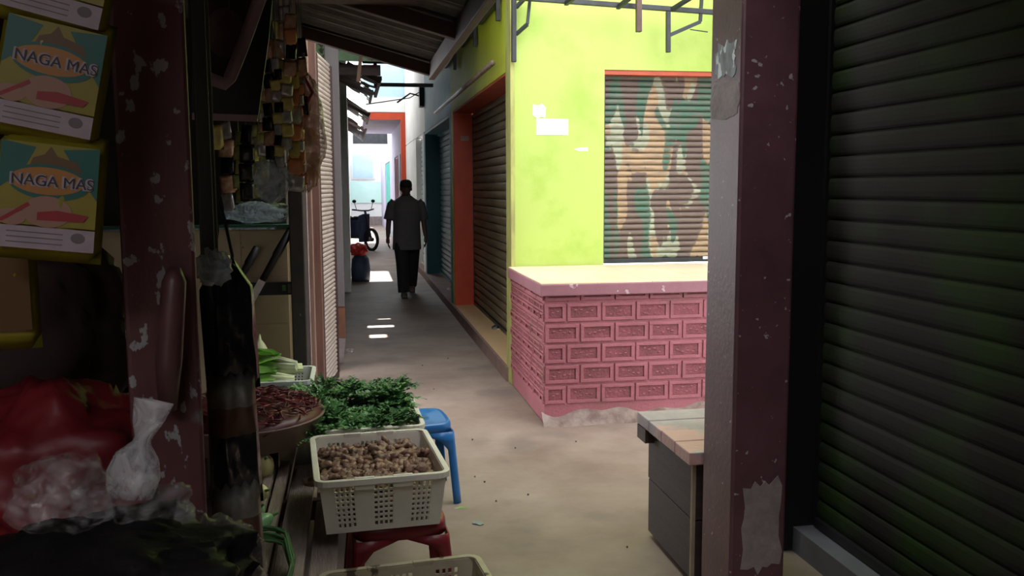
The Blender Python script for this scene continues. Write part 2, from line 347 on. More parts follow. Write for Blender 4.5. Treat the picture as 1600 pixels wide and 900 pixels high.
# passage beyond the orange portal
g = MB(); g.box(XW, 1.5, 20.45, 36.9, 2.35, 4.6); g.box(XW, 1.5, 22.6, 23.4, 0, 2.35); g.box(XW, 1.5, 25.5, 28.6, 0, 2.35); g.box(XW, 1.5, 32.5, 36.9, 0, 2.35)
struct(g.build('wall_right_lilac', M['purple']))
for i, (a, b, m) in enumerate(((20.45, 22.6, 'darkred'), (23.4, 25.5, 'darkred'), (28.6, 32.5, 'tgreen'))):
    d = struct(MB().box(XW+.03, XW+.09, a, b, 0, 2.34).build('door_%d' % (i+1), M[m]))
    q = MB()
    for k in range(1, 4): q.box(XW+.015, XW+.03, a+(b-a)*k/4-.02, a+(b-a)*k/4+.02, .03, 2.3)
    q.build('door_batten', M[m], d)
# beam over the passage and the blue-white storey above
sbox('wall_crossing', M['lblue'], .33, 1.5, 20.2, 20.4, 3.16, 6)
sbox('trim_16', M['white'], .325, 1.22, 20.16, 20.199, 3.18, 3.5)
sbox('trim_10', M['orange'], .33, 1.5, 20.17, 20.45, 3.02, 3.17)
sbox('trim_11', M['orange'], 1.12, 1.5, 20.16, 20.45, 0, 3.02)
sbox('ceiling_passage', M['purple'], .33, 1.5, 20.46, 27, 3.1, 3.2)
sbox('trim_12', M['steel'], .1, 1.5, 30, 30.2, 2.95, 3.3)
# far end
g = MB(); g.box(-3, 4, 37, 37.2, 0, 3.6); struct(g.build('wall_end', M['far']))
g = MB(); g.box(-3, 4, 36.96, 37, .9, 1.75); struct(g.build('trim_13', M['fart']))
# left side of the alley
sbox('wall_left_tall', M['mint'], -.75, -.36, 5.2, 13.4, 2.5, 4.5)
sbox('wall_left_low', M['darkwall'], -.75, -.20, 7.6, 13.4, 0, 2.5)
g = MB(); g.box(-.4, -.03, 13.4, 36.9, 0, 3.3); g.box(-.4, -.03, 13.6, 20.2, 3.3, 5); struct(g.build('wall_left_white', M['white']))
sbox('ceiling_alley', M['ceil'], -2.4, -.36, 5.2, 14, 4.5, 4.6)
# alley roof: dusty sheets with a few broken slits and an open bay
holes = []
for (hx, hy, sx, sy) in ((.351, 10.64, .075, .07), (.293, 10.02, .14, .075), (.245, 9.36, .085, .10)):
    k = 3.40/SUN.z; holes.append((hx+SUN.x*k-sx, hx+SUN.x*k+sx, hy+SUN.y*k-sy, hy+SUN.y*k+sy))
holes.sort(key=lambda h: h[2])
g = MB(); y = 7.03; X0, X1 = -.36, 1.215
for h in holes:
    g.box(X0, X1, y, h[2], 3.38, 3.40); g.box(X0, h[0], h[2], h[3], 3.38, 3.40); g.box(h[1], X1, h[2], h[3], 3.38, 3.40); y = h[3]
g.box(X0, X1, y, 13.6, 3.38, 3.40); g.box(X0, 1.5, 13.55, 13.6, 3.401, 5); g.box(X0, 1.5, 13.55, 17.8, 5, 5.05)  # raised far roof is unseen, placed to bound the sun patch below
for k in range(8): g.box(X0, X1, 7.4+k*.8, 7.46+k*.8, 3.30, 3.38) if not any(h[2]-.08 < 7.43+k*.8 < h[3]+.08 for h in holes) else None
struct(g.build('ceiling', M['ceil']))
# stall side enclosure and the roof over our head
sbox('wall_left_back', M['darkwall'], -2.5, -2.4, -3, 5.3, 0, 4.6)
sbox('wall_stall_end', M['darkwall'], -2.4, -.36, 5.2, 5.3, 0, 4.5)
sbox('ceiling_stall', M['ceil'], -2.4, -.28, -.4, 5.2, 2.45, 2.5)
g = MB(); g.box(-.2, 2.6, -3, .3, 2.80, 2.86); g.box(.98, 2.6, .3, 3.3, 2.80, 2.86); g.box(-.2, .47, .3, 3.3, 2.80, 2.86)  # slot left open out of view to let light onto the stall
struct(g.build('ceiling_front', M['ceil']))
sbox('sky_block_right', M['ceil'], 3.1, 6.6, 3.3, 6.82, 3.3, 3.36)  # unseen roof added to narrow the sky gap and dim the front
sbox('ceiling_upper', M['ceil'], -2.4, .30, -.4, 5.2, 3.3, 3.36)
sbox('wall_back', M['darkwall'], -2.5, 2.6, -3.1, -3, 0, 3.3)  # unseen dark wall behind the eye, added to keep rear light low
g = MB(); g.box(2.02, 2.3, -3, 3.42, 0, 4.2); g.box(1.78, 2.3, 3.42, 3.62, 0, 4.2); g.box(1.9, 2.02, -3, 3.42, 2.62, 4.2)
struct(g.build('wall_right_shop', M['black']))
sbox('bounce_wall_right', M['white'], 6.5, 6.7, -1, 7, 0, 4.5)  # unseen pale wall put in to bounce light
g = MB(); g.box(1.825, 2.02, -3, 3.42, -.01, .10)
struct(g.build('trim_14', mat('grey_sill', (.13, .13, .145), (.10, .10, .11), .6, 5)))

# ================================================================== ROLLER SHUTTERS
def shutter(name, label, width, z0, z1, pitch, m, loc, rotz, guide, depth=.012):
    t = thing(name, label, 'shutter', loc, (0, 0, rotz))
    prof = []; z = z0
    while z < z1-1e-4:
        for a, d in ((0, .0), (.10, .55), (.30, .95), (.5, 1), (.72, .85), (.86, .35), (.90, -.9), (.96, -.9)): prof.append((z+a*pitch, -d*depth))
        z += pitch
    mb = MB(); vs = []
    for x in (0, width):
        for q in prof: vs.append((x, q[1], q[0]))
    n = len(prof); mb.add(vs, [(i, i+1, n+i+1, n+i) for i in range(n-1)])
    mb.add([(0, depth*1.3, z0), (width, depth*1.3, z0), (width, depth*1.3, z1), (0, depth*1.3, z1)], [(0, 1, 2, 3)])
    mb.build('slat_curtain', m, t)
    for x in (-.035, width): MB().box(x, x+.035, -.02, .03, z0, z1).build('guide_rail', guide, t)
    MB().box(0, width, -.022, .012, z0-.035, z0+.002).build('bottom_bar', guide, t)
    return t
camo = shutter('roller_shutter', 'roller shutter painted in camouflage blotches above the pink counter', 1.58, .965, 2.40, .047, M['camo'], (1.985, 6.94, 0), 0, M['steel'], depth=.018)
MB().box(.83, .93, -.032, -.02, .95, .975).build('handle', M['chrome'], camo)
sh2 = shutter('roller_shutter', 'grimy olive brown roller shutter between lime wall and orange jamb', 3.72, .15, 2.40, .085, M['shutg'], (1.47, 10.79, 0), -pi/2, M['steel'])
sh3 = shutter('roller_shutter', 'dark blue roller shutter inside the teal framed shop opening', 3.68, .14, 2.38, .085, M['shutb'], (1.47, 14.92, 0), -pi/2, M['teal'])
sh4 = shutter('roller_shutter', 'pale blue roller shutter in the sunlit white shopfront behind the walker', 1.48, .14, 2.40, .085, M['shutlb'], (1.32, 16.98, 0), -pi/2, M['white'])
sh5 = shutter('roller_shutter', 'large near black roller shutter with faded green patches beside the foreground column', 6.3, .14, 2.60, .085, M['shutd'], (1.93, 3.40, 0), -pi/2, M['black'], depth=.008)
a = Vector((-.231, 6.69, 0)); b = Vector((-.150, 7.36, 0)); ang = math.atan2((b-a).y, (b-a).x)
sh6 = shutter('roller_shutter', 'narrow cream ribbed shutter panel on the left side of the alley', (b-a).length, .04, 2.5, .034, M['shutw'], a, ang, M['woodd'], depth=.009)

# ================================================================== PINK COUNTER
ct = thing('counter', 'pink embossed brick counter with cream tiled top below the camouflage shutter', 'counter', (2.2, 6.2, 0))
def counter():
    x0, x1, y0, y1 = 1.215, 3.4, 5.62, 6.815
    o = Vector((2.2, 6.2, 0))
    mb = MB(); mb.box(x0, x1, y0, y1, .0, .845)
    rnd = random.Random(3)
    def brick(u0, u1, z0, z1, face, t=.012, fr=.022):
        def bx(a, b, c, d, k, mi=0):
            if face == 'f': mb.box(a, b, y0-k, y0+.01, c, d, mi)
            else: mb.box(x0-k, x0+.01, a, b, c, d, mi)
        j = rnd.uniform(-.002, .002); t += j
        bx(u0, u1, z0, z0+fr, t); bx(u0, u1, z1-fr, z1, t); bx(u0, u0+fr, z0+fr, z1-fr, t); bx(u1-fr, u1, z0+fr, z1-fr, t)
        bx(u0+fr, u1-fr, z0+fr, z1-fr, .003, 1)  # panel inside is a darker pink than its frame
        # rough stipple inside the panel
        n = max(2, int((u1-u0-.08)/.03))
        for i in range(n):
            c = u0+fr+.02+(u1-u0-2*fr-.04)*(i+.5)/n+rnd.uniform(-.004, .004); q = rnd.uniform(z0+fr+.012, z1-fr-.02)
            bx(c-.009, c+.009, q, q+.008, .008)
    z = .13; r = 0
    while z < .82:
        u = x0-(.0 if r % 2 else .09)+.006; w = .222
        while u < x1:
            a = max(u, x0+.002); b = min(u+w, x1)
            if b-a > .07: brick(a, b, z, z+.118, 'f')
            u += w+.012
        u = y0-(0 if r % 2 else .09)
        while u < y1:
            a = max(u, y0+.002); b = min(u+.19, y1-.002)
            if b-a > .05: brick(a, b, z+.002, z+.056, 'l', .014, .014); brick(a, b, z+.062, z+.116, 'l', .008, .014)
            u += .2
        z += .136; r += 1
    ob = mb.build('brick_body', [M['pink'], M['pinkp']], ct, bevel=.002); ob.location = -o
    sl = MB().box(x0-.035, x1+.03, y0-.045, y1, .846, .922).build('slab', M['pinkw'], ct, bevel=.006); sl.location = -o
    tp = MB()
    n = 6
    for i in range(n):
        for j in range(3): tp.box(x0-.028+(x1-x0+.05)*i/n, x0-.031+(x1-x0+.05)*(i+1)/n, y0-.038+(y1-y0+.03)*j/3, y0-.041+(y1-y0+.03)*(j+1)/3, .923, .93)
    t = tp.build('tile_top', M['tiletop'], ct); t.location = -o
    # crumbling mortar toe
    k = MB(); vs = []; N_ = 60
    for i in range(N_+1):
        x = x0-.02+(x1-x0+.02)*i/N_; h = .075+.06*noise.noise(Vector((x*5, 0, 1))); d = .03+.035*noise.noise(Vector((x*4, 3, 1)))
        vs += [(x, y0+.01, h), (x, y0-.016, h-.012), (x, y0-.03-d*.5, .03), (x, y0-.05-d, -.01)]
    k.add(vs, [(4*i+j, 4*i+4+j, 4*i+5+j, 4*i+1+j) for i in range(N_) for j in range(3)])
    t = k.build('mortar_toe', M['mud'], ct, smooth=True); t.location = -o
counter()

# ================================================================== POSTS AND COLUMN
def post(name, label, x0, x1, y0, y1, z1, m, lean=(0, 0), bevel=.006, z0=0, cat='post', rz=0):
    c = Vector(((x0+x1)/2, (y0+y1)/2, z0)); w = (x1-x0)/2; d = (y1-y0)/2; mb = MB(); n = 10; vs = []
    for i in range(n+1):
        h = (z1-z0)*i/n; ox, oy = lean[0]*(h/(z1-z0)-.5), lean[1]*(h/(z1-z0)-.5)
        for sx, sy in ((-w, -d), (w, -d), (w, d), (-w, d)): vs.append((sx+ox, sy+oy, h))
    mb.add(vs, [(4*i+j, 4*i+(j+1) % 4, 4*i+4+(j+1) % 4, 4*i+4+j) for i in range(n) for j in range(4)]+[(3, 2, 1, 0), (4*n, 4*n+1, 4*n+2, 4*n+3)])
    o = mb.build(name, m, bevel=bevel, loc=c); o.rotation_euler.z = rz; return tag(o, label, cat)
post('wooden_post', 'chipped maroon painted timber post standing left between hanging sachets and dark bundles', -.318, -.222, 1.3, 1.37, 2.44, M['maroon'], rz=R_(12))
col = thing('column', 'maroon square column on the right with peeling sticker and bare plaster foot', 'column', (1.36, 2.93, 0))
MB().box(-.098, .105, -.13, .13, 0, 2.79).build('shaft', M['maroonr'], col, bevel=.01)
# bare plaster patches with torn outlines on the faces
def patch(parent, face, u0, u1, z0, z1, m, off=.1005, seed=1, rag=.25, name='bare_patch'):
    rnd = random.Random(seed); pts = []; cu, cz = (u0+u1)/2, (z0+z1)/2
    for i in range(26):
        a = 2*pi*i/26; k = 1-rag*rnd.random(); c, q = cos(a), sin(a); s = 1/max(abs(c), abs(q))**.75
        pts.append((cu+(u1-u0)/2*c*s*k, cz+(z1-z0)/2*q*s*k))
    mb = MB(); n = len(pts)
    if face == 'x': vs = [(-off, p[0], p[1]) for p in pts]+[(-off+.004, p[0], p[1]) for p in pts]
    else: vs = [(p[0], -off, p[1]) for p in pts]+[(p[0], -off+.004, p[1]) for p in pts]
    mb.add(vs, [tuple(range(n)), tuple(range(n, 2*n))]+[(i, (i+1) % n, n+(i+1) % n, n+i) for i in range(n)])
    return mb.build(name, m, parent)
patch(col, 'x', -.125, .125, 1.77, 1.90, M['bare'], .0995, 4, .12)
patch(col, 'x', -.10, .10, 1.90, 2.04, mat('old_sticker', (.22, .26, .28), (.10, .07, .08), .5, 16, chips=(.55, .6, .6), cscale=22, cth=.55, stretch=(1, 1, .5)), .1, 9, .4, 'torn_sticker')
patch(col, 'y', -.07, .10, .18, .56, M['bare'], .1315, 6, .3)
post('stall_post', 'rust speckled black square post beside the cream tiled half wall', -.335, -.258, 5.0, 5.08, 2.44, M['rustpost'])
post('door_post', 'pinkish brown wooden door post next to the rust speckled post', -.262, -.232, 5.52, 5.60, 2.45, M['woodv'])
post('door_post', 'darker brown wooden door post touching the cream ribbed shutter', -.245, -.19, 5.66, 5.76, 2.45, mat('brown_door_wood', (.20, .10, .075), (.14, .07, .055), .65, 6, stretch=(6, 6, .6)))
gp = thing('steel_post', 'grey steel post with rusty foot on the left of the alley', 'post', (-.135, 8.0, 0))
MB().box(-.06, .06, -.05, .05, .50, 3.3).build('shaft', M['grey'], gp, bevel=.008)
MB().box(-.04, .06, -.04, .04, .22, .50).build('rusty_sleeve', M['rust'], gp, bevel=.005)
MB().hexa([(-.01, -.04, 0), (.03, -.04, 0), (.03, .04, 0), (-.01, .04, 0), (-.03, -.04, .22), (.06, -.04, .22), (.06, .04, .22), (-.03, .04, .22)]).build('concrete_foot', M['bare'], gp)
# thin dark post behind the big one
post('thin_post', 'thin dark greenish wooden pole just behind the chipped maroon post', -.262, -.232, 1.62, 1.66, 2.44, mat('mossy_wood', (.07, .07, .05), (.045, .045, .035), .7, 6, stretch=(6, 6, .6)), bevel=.004, rz=R_(9))

# ================================================================== AWNING
def awning():
    t = thing('awning', 'low slanting corrugated awning on dark beams over the left stall', 'awning', (0, 2.5, 2.3))
    o = Vector((0, 2.5, 2.3))
    xa, za, xb, zb = -.30, 2.43, .47, 2.225
    mb = MB(); n = 320; vs = []; y0, y1 = -.4, 5.15
    for i in range(n+1):
        y = y0+(y1-y0)*i/n; w = .011*cos(2*pi*y/.076)
        vs += [(xa, y, za+w), (xb, y, zb+w), (xb, y, zb+w+.003), (xa, y, za+w+.003)]
    mb.add(vs, [(4*i+j, 4*i+4+j, 4*i+4+(j+1) % 4, 4*i+(j+1) % 4) for i in range(n) for j in range(4)])
    s = mb.build('corrugated_sheet', M['zinc'], t, smooth=False); s.location = -o
    for y, w in ((4.97, .055), (3.75, .05), (2.6, .05), (1.2, .05)):
        r = MB().bar((xa, y, za-.05), (xb-.02, y, zb-.05), w, .06).build('rafter', M['beam'], t, bevel=.004); r.location = -o
    r = MB().bar((.452, -2.9, 2.175), (.452, 5.03, 2.175), .035, .085).build('eave_beam', M['beam'], t, bevel=.004); r.location = -o
    r = MB().bar((-.255, -2.9, 2.34), (-.255, 5.10, 2.34), .05, .09).build('wall_plate', M['woodd'], t, bevel=.004); r.location = -o
    r = MB().box(-.2, .40, 3.0, 3.72, 2.27, 2.275).build('ceiling_board', M['beam'], t); r.location = -o; r.rotation_euler = (0, 0, 0)
    r.hide_render = False
    return t
awning()

# ================================================================== STEEL BRACKETS, RODS AND CABLES
def frame(name, label, bars, w=.03, m=None, cat='bracket'):
    c = sum((Vector(b[0]) for b in bars), Vector())/len(bars); mb = MB()
    for b in bars: mb.bar(Vector(b[0])-c, Vector(b[1])-c, w if len(b) < 3 else b[2])
    return tag(mb.build(name, m or M['steel'], loc=c, bevel=.003), label, cat)
Yf = 6.62
def F_(px, py, Y=Yf): return P(px, py, Y=Y)
frame('steel_frame', 'dark steel awning frame fixed high on the lime wall above the camouflage shutter',
      [(F_(805, -4), F_(1180, 24), .036), (F_(1044, 18), F_(1044, 82), .032), (F_(1044, 56), F_(1094, 34), .028), (F_(1094, 34), F_(1098, -30), .024),
       (F_(884, 6), P(900, -6, Y=6.45)), (F_(965, 12), P(985, -4, Y=6.45)), (F_(1048, 16), P(1080, -4, Y=6.45)), (F_(1106, 50), F_(1078, 46), .008)])
frame('wall_bracket', 'dark steel bracket with angled brace at the lime building corner',
      [(F_(803, -30, 6.76), F_(803, 97, 6.76), .034), (F_(806, 54, 6.76), F_(824, 38, 6.7), .026), (F_(824, 38, 6.7), F_(829, -12, 6.7), .022), (F_(806, 12, 6.76), F_(829, -12, 6.7), .028)])
for k, (y, lab) in enumerate(((7.25, 'upright dark steel bracket on the lime side wall nearest the corner'), (8.6, 'middle dark steel bracket on the lime side wall with a short arm'), (10.3, 'dark steel bracket on the lime side wall next to the blue shopfront'))):
    frame('wall_bracket', lab, [((XW-.03, y, 2.86), (XW-.03, y, 3.35), .035), ((XW-.03, y, 3.02), (XW-.03, y+1.0, 3.02), .035)])
frame('crossing_frame', 'dark steel rectangle frame hung across the alley before the pale blue wall',
      [((.36, 13, 2.98), (1.19, 13, 2.98), .05), ((.36, 13, 3.33), (1.19, 13, 3.33), .05), ((.38, 13, 2.96), (.38, 13, 3.36), .05), ((.2, 13, 3.30), (1.19, 13, 3.30), .06)])
po = P(725, 137, X=1.13); pt = thing('pole', 'thin brown pole hung lengthwise beside the lime side wall', 'pole', po)
MB().tube([P(680, 177, X=1.13)-po, P(722, 140, X=1.13)-po, P(770, 98, X=1.13)-po], [.018, .02, .022]).build('rod', M['rod'], pt, smooth=True)
for f in (-1.4, .9): MB().tube([(0, f, .02), (.05, f, .05), (XW-1.13, f, .06)], .006).build('hook', M['steel'], pt)
st = frame('hanging_batten', 'short brown batten hanging from above in front of the lime wall', [(F_(998, -60, 6.5), F_(998, 50, 6.5), .04)], m=M['beam'], cat='batten')
tag(MB().bar((.02, 0, .13), (-.02, 0, -.17), .035).build('broken_batten', M['woodv'], loc=P(562, 100, Y=8.97)), 'broken pale wooden batten dangling below the mint board', 'batten')
tag(MB().box(-.50, .34, -.02, .02, -.14, .14).build('fascia_board', M['mint'], loc=(.12, 9.0, 2.90)), 'weathered mint green board under the alley roof at upper left', 'board')
tag(MB().box(-.40, .30, -.03, .03, -.05, .05).build('roof_beam', M['woodd'], loc=(.02, 9.2, 2.70)), 'black beam just below the mint green board', 'beam')
def cable(name, label, pts, r=.004, m=None):
    c = Vector(pts[0]); return tag(MB().tube([Vector(p)-c for p in pts], r, 6).build(name, m or M['black'], loc=c, smooth=True), label, 'cable')
q = [P(x, y, Y=15) for x, y in ((572, 163), (600, 159), (640, 153), (662, 140), (700, 132))]
cable('cable', 'thin black cable sagging across the alley before the bright portal', q, .008)
lm = thing('wall_lamp', 'small dark lamp bracket on the blue wall above the teal opening', 'lamp', P(660, 150, X=1.2))
MB().box(-.06, .02, -.12, .12, -.18, .16).build('lamp_body', M['steel'], lm, bevel=.01)
MB().tube([(-.05, 0, 0), (-.2, 0, .04), (-.42, -.1, -.12)], .014).build('lamp_arm', M['chrome'], lm)
# ragged awnings of the far left shops
rnd = random.Random(5)
for k, (ya, yb, za, lab) in enumerate(((10.5, 12.6, 2.72, 'nearest dark sagging awning of the far left shops'), (14.2, 16.0, 2.95, 'second dark awning on the far left, below a pale batten'), (16.6, 19.2, 2.80, 'ragged dark awning with bright holes on the far left'), (20.3, 25.5, 2.75, 'farthest awning on the left beside the orange portal'))):
    t = thing('shop_awning', lab, 'awning', (0, ya, za), group=None)
    mb = MB(); nx, ny = 7, 12; vs = []
    for j in range(ny+1):
        for i in range(nx+1):
            xs_ = -.375 if k == 0 else -.04; x = xs_+(.37-xs_)*i/nx; y = (yb-ya)*j/ny; vs.append((x, y, -.28*(i/nx)+.35+.03*noise.noise(Vector((x*6, y*3, k)))))
    mb.add(vs, [(j*(nx+1)+i, j*(nx+1)+i+1, (j+1)*(nx+1)+i+1, (j+1)*(nx+1)+i) for j in range(ny) for i in range(nx) if not (i > 3 and rnd.random() < .22)])
    s = mb.build('sheet', M['zinc'], t); md = s.modifiers.new('t', 'SOLIDIFY'); md.thickness = .006
    MB().bar((.36, 0, .06), (.36, yb-ya, .06), .04).build('edge_beam', M['woodd'], t)
    MB().bar((-.01, .02, .22), (.36, .02, .02), .05).build('end_rafter', M['woodv'] if k == 1 else M['woodd'], t)

# ================================================================== WALL BITS
def flat(name, label, cat, pts, m, c, th=.002, grp=None):
    mb = MB(); mb.poly([(p[0]-c[0], p[2]-c[2]) for p in pts], th); return tag(mb.build(name, m, loc=c), label, cat, grp)
pp = [P(x, y, Y=6.817) for x, y in ((838, 185), (888, 186), (888, 211), (838, 211))]
flat('paper_sheet', 'white rectangular paper sheet pasted on the lime wall', 'paper', pp, M['paper'], sum(pp, Vector())/4)
pp = [P(x, y, Y=6.8165) for x, y in ((833, 163), (841, 165), (847, 162), (853, 168), (852, 184), (846, 182), (839, 185), (832, 179))]
flat('torn_sticker', 'torn white sticker on the lime wall above the paper sheet', 'sticker', pp, M['paper'], sum(pp, Vector())/8)
pp = [P(x, y, Y=6.817) for x, y in ((897, 233), (905, 231), (918, 230), (919, 236), (905, 236))]
flat('paper_scrap', 'small pale paper scrap on the lime wall right of the paper sheet', 'paper', pp, M['paper'], sum(pp, Vector())/5)
pl = tag(MB().box(-.05, .05, -.004, .004, -.03, .03).build('number_plate', mat('faded_plate', (.30, .16, .13), (.40, .24, .20), .6, 30), loc=(1.36, 10.794, 2.12)), 'faded small plate on the upper orange jamb', 'plate')
def scrap(name, label, px, py, r, m, h=.004, z=None, seed=0, cat='litter'):
    c = P(px, py, Z=z if z is not None else 0); rr = random.Random(seed); n = 9; mb = MB()
    pts = [(cos(2*pi*i/n)*r*rr.uniform(.6, 1.1), sin(2*pi*i/n)*r*rr.uniform(.5, 1.1)) for i in range(n)]
    vs = [(0, 0, h*1.6)]+[(p[0], p[1], h*rr.uniform(.2, 1.4)) for p in pts]+[(p[0], p[1], -.002) for p in pts]
    mb.add(vs, [(0, i+1, (i+1) % n+1) for i in range(n)]+[(i+1, n+i+1, n+(i+1) % n+1, (i+1) % n+1) for i in range(n)])
    return tag(mb.build(name, m, loc=c), label, cat)
scrap('plastic_wrapper', 'crumpled translucent plastic wrapper on the floor by the left shutter', 542, 551, .09, M['film'], .03, 0, 1)
scrap('foil_scrap', 'silvery crumpled scrap on the cream step', 774, 514, .045, M['chrome'], .03, .11, 2)
scrap('foil_scrap', 'tiny white scrap on the step before the blue shutter', 704, 452, .05, M['paper'], .02, .10, 3)
scrap('floor_patch', 'small grey blue flat scrap on the floor below the crates', 747, 817, .03, mat('blue_grey_scrap', (.17, .21, .20), (.2, .24, .23), .5, 9), .002, 0, 4)
lf = thing('leaf_scrap', 'small green leaf blade lying on the floor right of the ginger crate', 'leaf', P(720, 795, Z=0))
MB().tube([(-.03, 0, .004), (0, .005, .006), (.035, -.012, .004)], [.001, .004, .001], 6, flat=.3).build('blade', M['leafl'], lf)
for i, (x, y) in enumerate(((738, 687), (742, 745), (757, 753), (775, 783), (660, 571), (805, 700), (825, 773), (900, 690), (980, 855), (930, 650), (700, 560), (678, 608))):
    scrap('floor_crumb', 'dark crumb of dirt on the concrete floor', x, y, .005, M['woodd'], .004, 0, 20+i)['group'] = 'dirt crumbs on the floor'

# ================================================================== WOODEN BOX RIGHT
bx = thing('wooden_box', 'dark board chest with worn overhanging plank top behind the maroon column', 'box', (1.52, 3.42, 0))
BXW = .06
MB().box(-.25, BXW, -.26, .27, .02, .26).build('lower_board', M['boxs'], bx, bevel=.003)
MB().box(-.252, BXW+.002, -.262, .272, .265, .50).build('upper_board', M['boxs'], bx, bevel=.003)
MB().box(-.262, -.248, -.275, -.258, .02, .50).build('edge_strip', M['edge'], bx)
tb = MB()
for i in range(4): tb.box(-.29, .09, -.31+.158*i, -.31+.158*i+.154, .50+.001*(i % 2), .55+.002*(i % 2))
tb.build('plank_top', [M['boxt']], bx, bevel=.004)
MB().box(-.292, -.25, .20, .31, .44, .50).build('corner_block', M['woodd'], bx)
for sx in (-.2, .03):
    for sy in (-.2, .2): MB().box(sx-.02, sx+.02, sy-.02, sy+.02, -.005, .02).build('foot', M['woodd'], bx)

# ================================================================== STOOLS AND CRATES
def stool(label, loc, h, w, m, rz=0):
    t = thing('plastic_stool', label, 'stool', loc, (0, 0, rz)); s = w/2
    def rr(k, z, rad=.35):   # rounded square ring
        out = []
        for j in range(24):
            a = 2*pi*j/24; c, q = cos(a), sin(a); c = math.copysign(abs(c)**.45, c); q = math.copysign(abs(q)**.45, q); out.append((c*k, q*k, z))
        return out
    mb = MB(); rings = [rr(.03, h-.012), rr(s*.5, h-.008), rr(s*.86, h-.004), rr(s*.96, h), rr(s, h-.012), rr(s*1.01, h-.05)]
    vs = [v for r in rings for v in r]; mb.add(vs, [(i*24+j, i*24+(j+1) % 24, (i+1)*24+(j+1) % 24, (i+1)*24+j) for i in range(5) for j in range(24)])
    o = mb.build('seat', m, t, smooth=True); md = o.modifiers.new('t', 'SOLIDIFY'); md.thickness = .006
    for sx, sy in ((-1, -1), (1, -1), (1, 1), (-1, 1)):
        mb = MB(); vs = []; n = 8
        for i in range(n+1):          # corner leg: L shaped shell, arched between legs
            f = i/n; z = (h-.045)*(1-f); k = s*(1.0+.16*f); w_ = s*(.24+.76*max(0, 1-f*4.2)**2)
            vs += [(sx*(k-w_), sy*k, z), (sx*k*.93, sy*k, z), (sx*k, sy*k*.93, z), (sx*k, sy*(k-w_), z)]
        mb.add(vs, [(4*i+j, 4*i+j+1, 4*i+5+j, 4*i+4+j) for i in range(n) for j in range(3)])
        o = mb.build('leg', m, t, smooth=True); md = o.modifiers.new('t', 'SOLIDIFY'); md.thickness = .006
    return t
def crate(label, loc, w, d, h, m, rz=0):
    t = thing('plastic_crate', label, 'crate', loc, (0, 0, rz)); tp = .90   # bottom is narrower
    mb = MB(); th = .006
    def W_(side, u, z, off=0):    # map panel coordinate u in [-1,1], z in [0,h] to a point of the tapered wall
        k = tp+(1-tp)*z/h
        hw, hd = w/2*k-off, d/2*k-off
        return {'f': (u*hw, -hd, z), 'b': (u*hw, hd, z), 'l': (-hw, u*hd, z), 'r': (hw, u*hd, z)}[side]
    def panel(side, u0, u1, z0, z1):
        p = [W_(side, u0, z0), W_(side, u1, z0), W_(side, u1, z0, th), W_(side, u0, z0, th), W_(side, u0, z1), W_(side, u1, z1), W_(side, u1, z1, th), W_(side, u0, z1, th)]
        mb.hexa(p)
    for side in 'fblr':
        zones = [(-.80, -.46), (-.17, .17), (.46, .80)] if side in 'fb' else [(-.84, -.52), (-.36, -.06), (.06, .36), (.52, .84)]
        cur = -1.0
        for a, b in zones:
            panel(side, cur, a, 0, h); panel(side, a, b, 0, .02); panel(side, a, b, h-.025, h)
            nc, nr = (4 if side in 'fb' else 4), 8; cw = (b-a)/nc; rh = (h-.045)/nr
            for i in range(nc+1): panel(side, a+cw*i-cw*.18 if i else a, a+cw*i+cw*.18 if i < nc else b, .02, h-.025)
            for j in range(1, nr): panel(side, a, b, .02+rh*j-rh*.2, .02+rh*j+rh*.2)
            cur = b
        panel(side, cur, 1.0, 0, h)
    mb.box(-w/2*tp, w/2*tp, -d/2*tp, d/2*tp, 0, .006)
    mb.build('body', m, t)
    rm = MB(); e = .016; path = []
    cr_ = .03
    for cx, cy, a0 in ((w/2-cr_, d/2-cr_, 0), (-w/2+cr_, d/2-cr_, 90), (-w/2+cr_, -d/2+cr_, 180), (w/2-cr_, -d/2+cr_, 270)):
        for k in range(5): a = R_(a0+k*22.5); path.append((cx+cr_*cos(a), cy+cr_*sin(a), a))
    n = len(path); vs = []
    for x, y, a in path:
        ox, oy = cos(a), sin(a)
        vs += [(x-ox*.004, y-oy*.004, h-.002), (x-ox*.004, y-oy*.004, h+.006), (x+ox*e, y+oy*e, h+.006), (x+ox*e, y+oy*e, h-.016), (x+ox*(e-.004), y+oy*(e-.004), h-.016), (x+ox*(e-.004), y+oy*(e-.004), h-.002)]
    rm.add(vs, [(6*i+j, 6*i+(j+1) % 6, 6*((i+1) % n)+(j+1) % 6, 6*((i+1) % n)+j) for i in range(n) for j in range(6)])
    rm.build('rim', m, t, bevel=.002)
    for u in (-.3, .3):
        for s in (-1, 1): MB().box(u*w/2*1.0-.035, u*w/2+.035, s*(d/2+.001)-.008, s*(d/2+.001)+.008, h-.035, h+.009).build('hand_grip', m, t, bevel=.003)
    return t
c1 = crate('cream perforated plastic crate of ginger on the maroon stool', (.068, 3.32, .355), .44, .57, .195, M['crate'], R_(4))
stool('maroon plastic stool under the crate of ginger', (.14, 3.26, 0), .350, .34, M['redst'], R_(4))
c2 = crate('cream plastic crate heaped with dark leafy greens behind the ginger crate', (.035, 3.97, .36), .46, .50, .18, M['crate'], R_(2))
stool('bright blue plastic stool sticking out beside the leafy greens', (.285, 4.42, 0), .40, .34, M['bluest'], R_(6))
c3 = crate('stained empty plastic crate at the bottom edge of the view', (.16, 2.56, .115), .50, .56, .20, M['crate2'], R_(6))
stool('low cream plastic stool under the stained empty crate', (.16, 2.56, 0), .113, .34, M['crate'], R_(6))
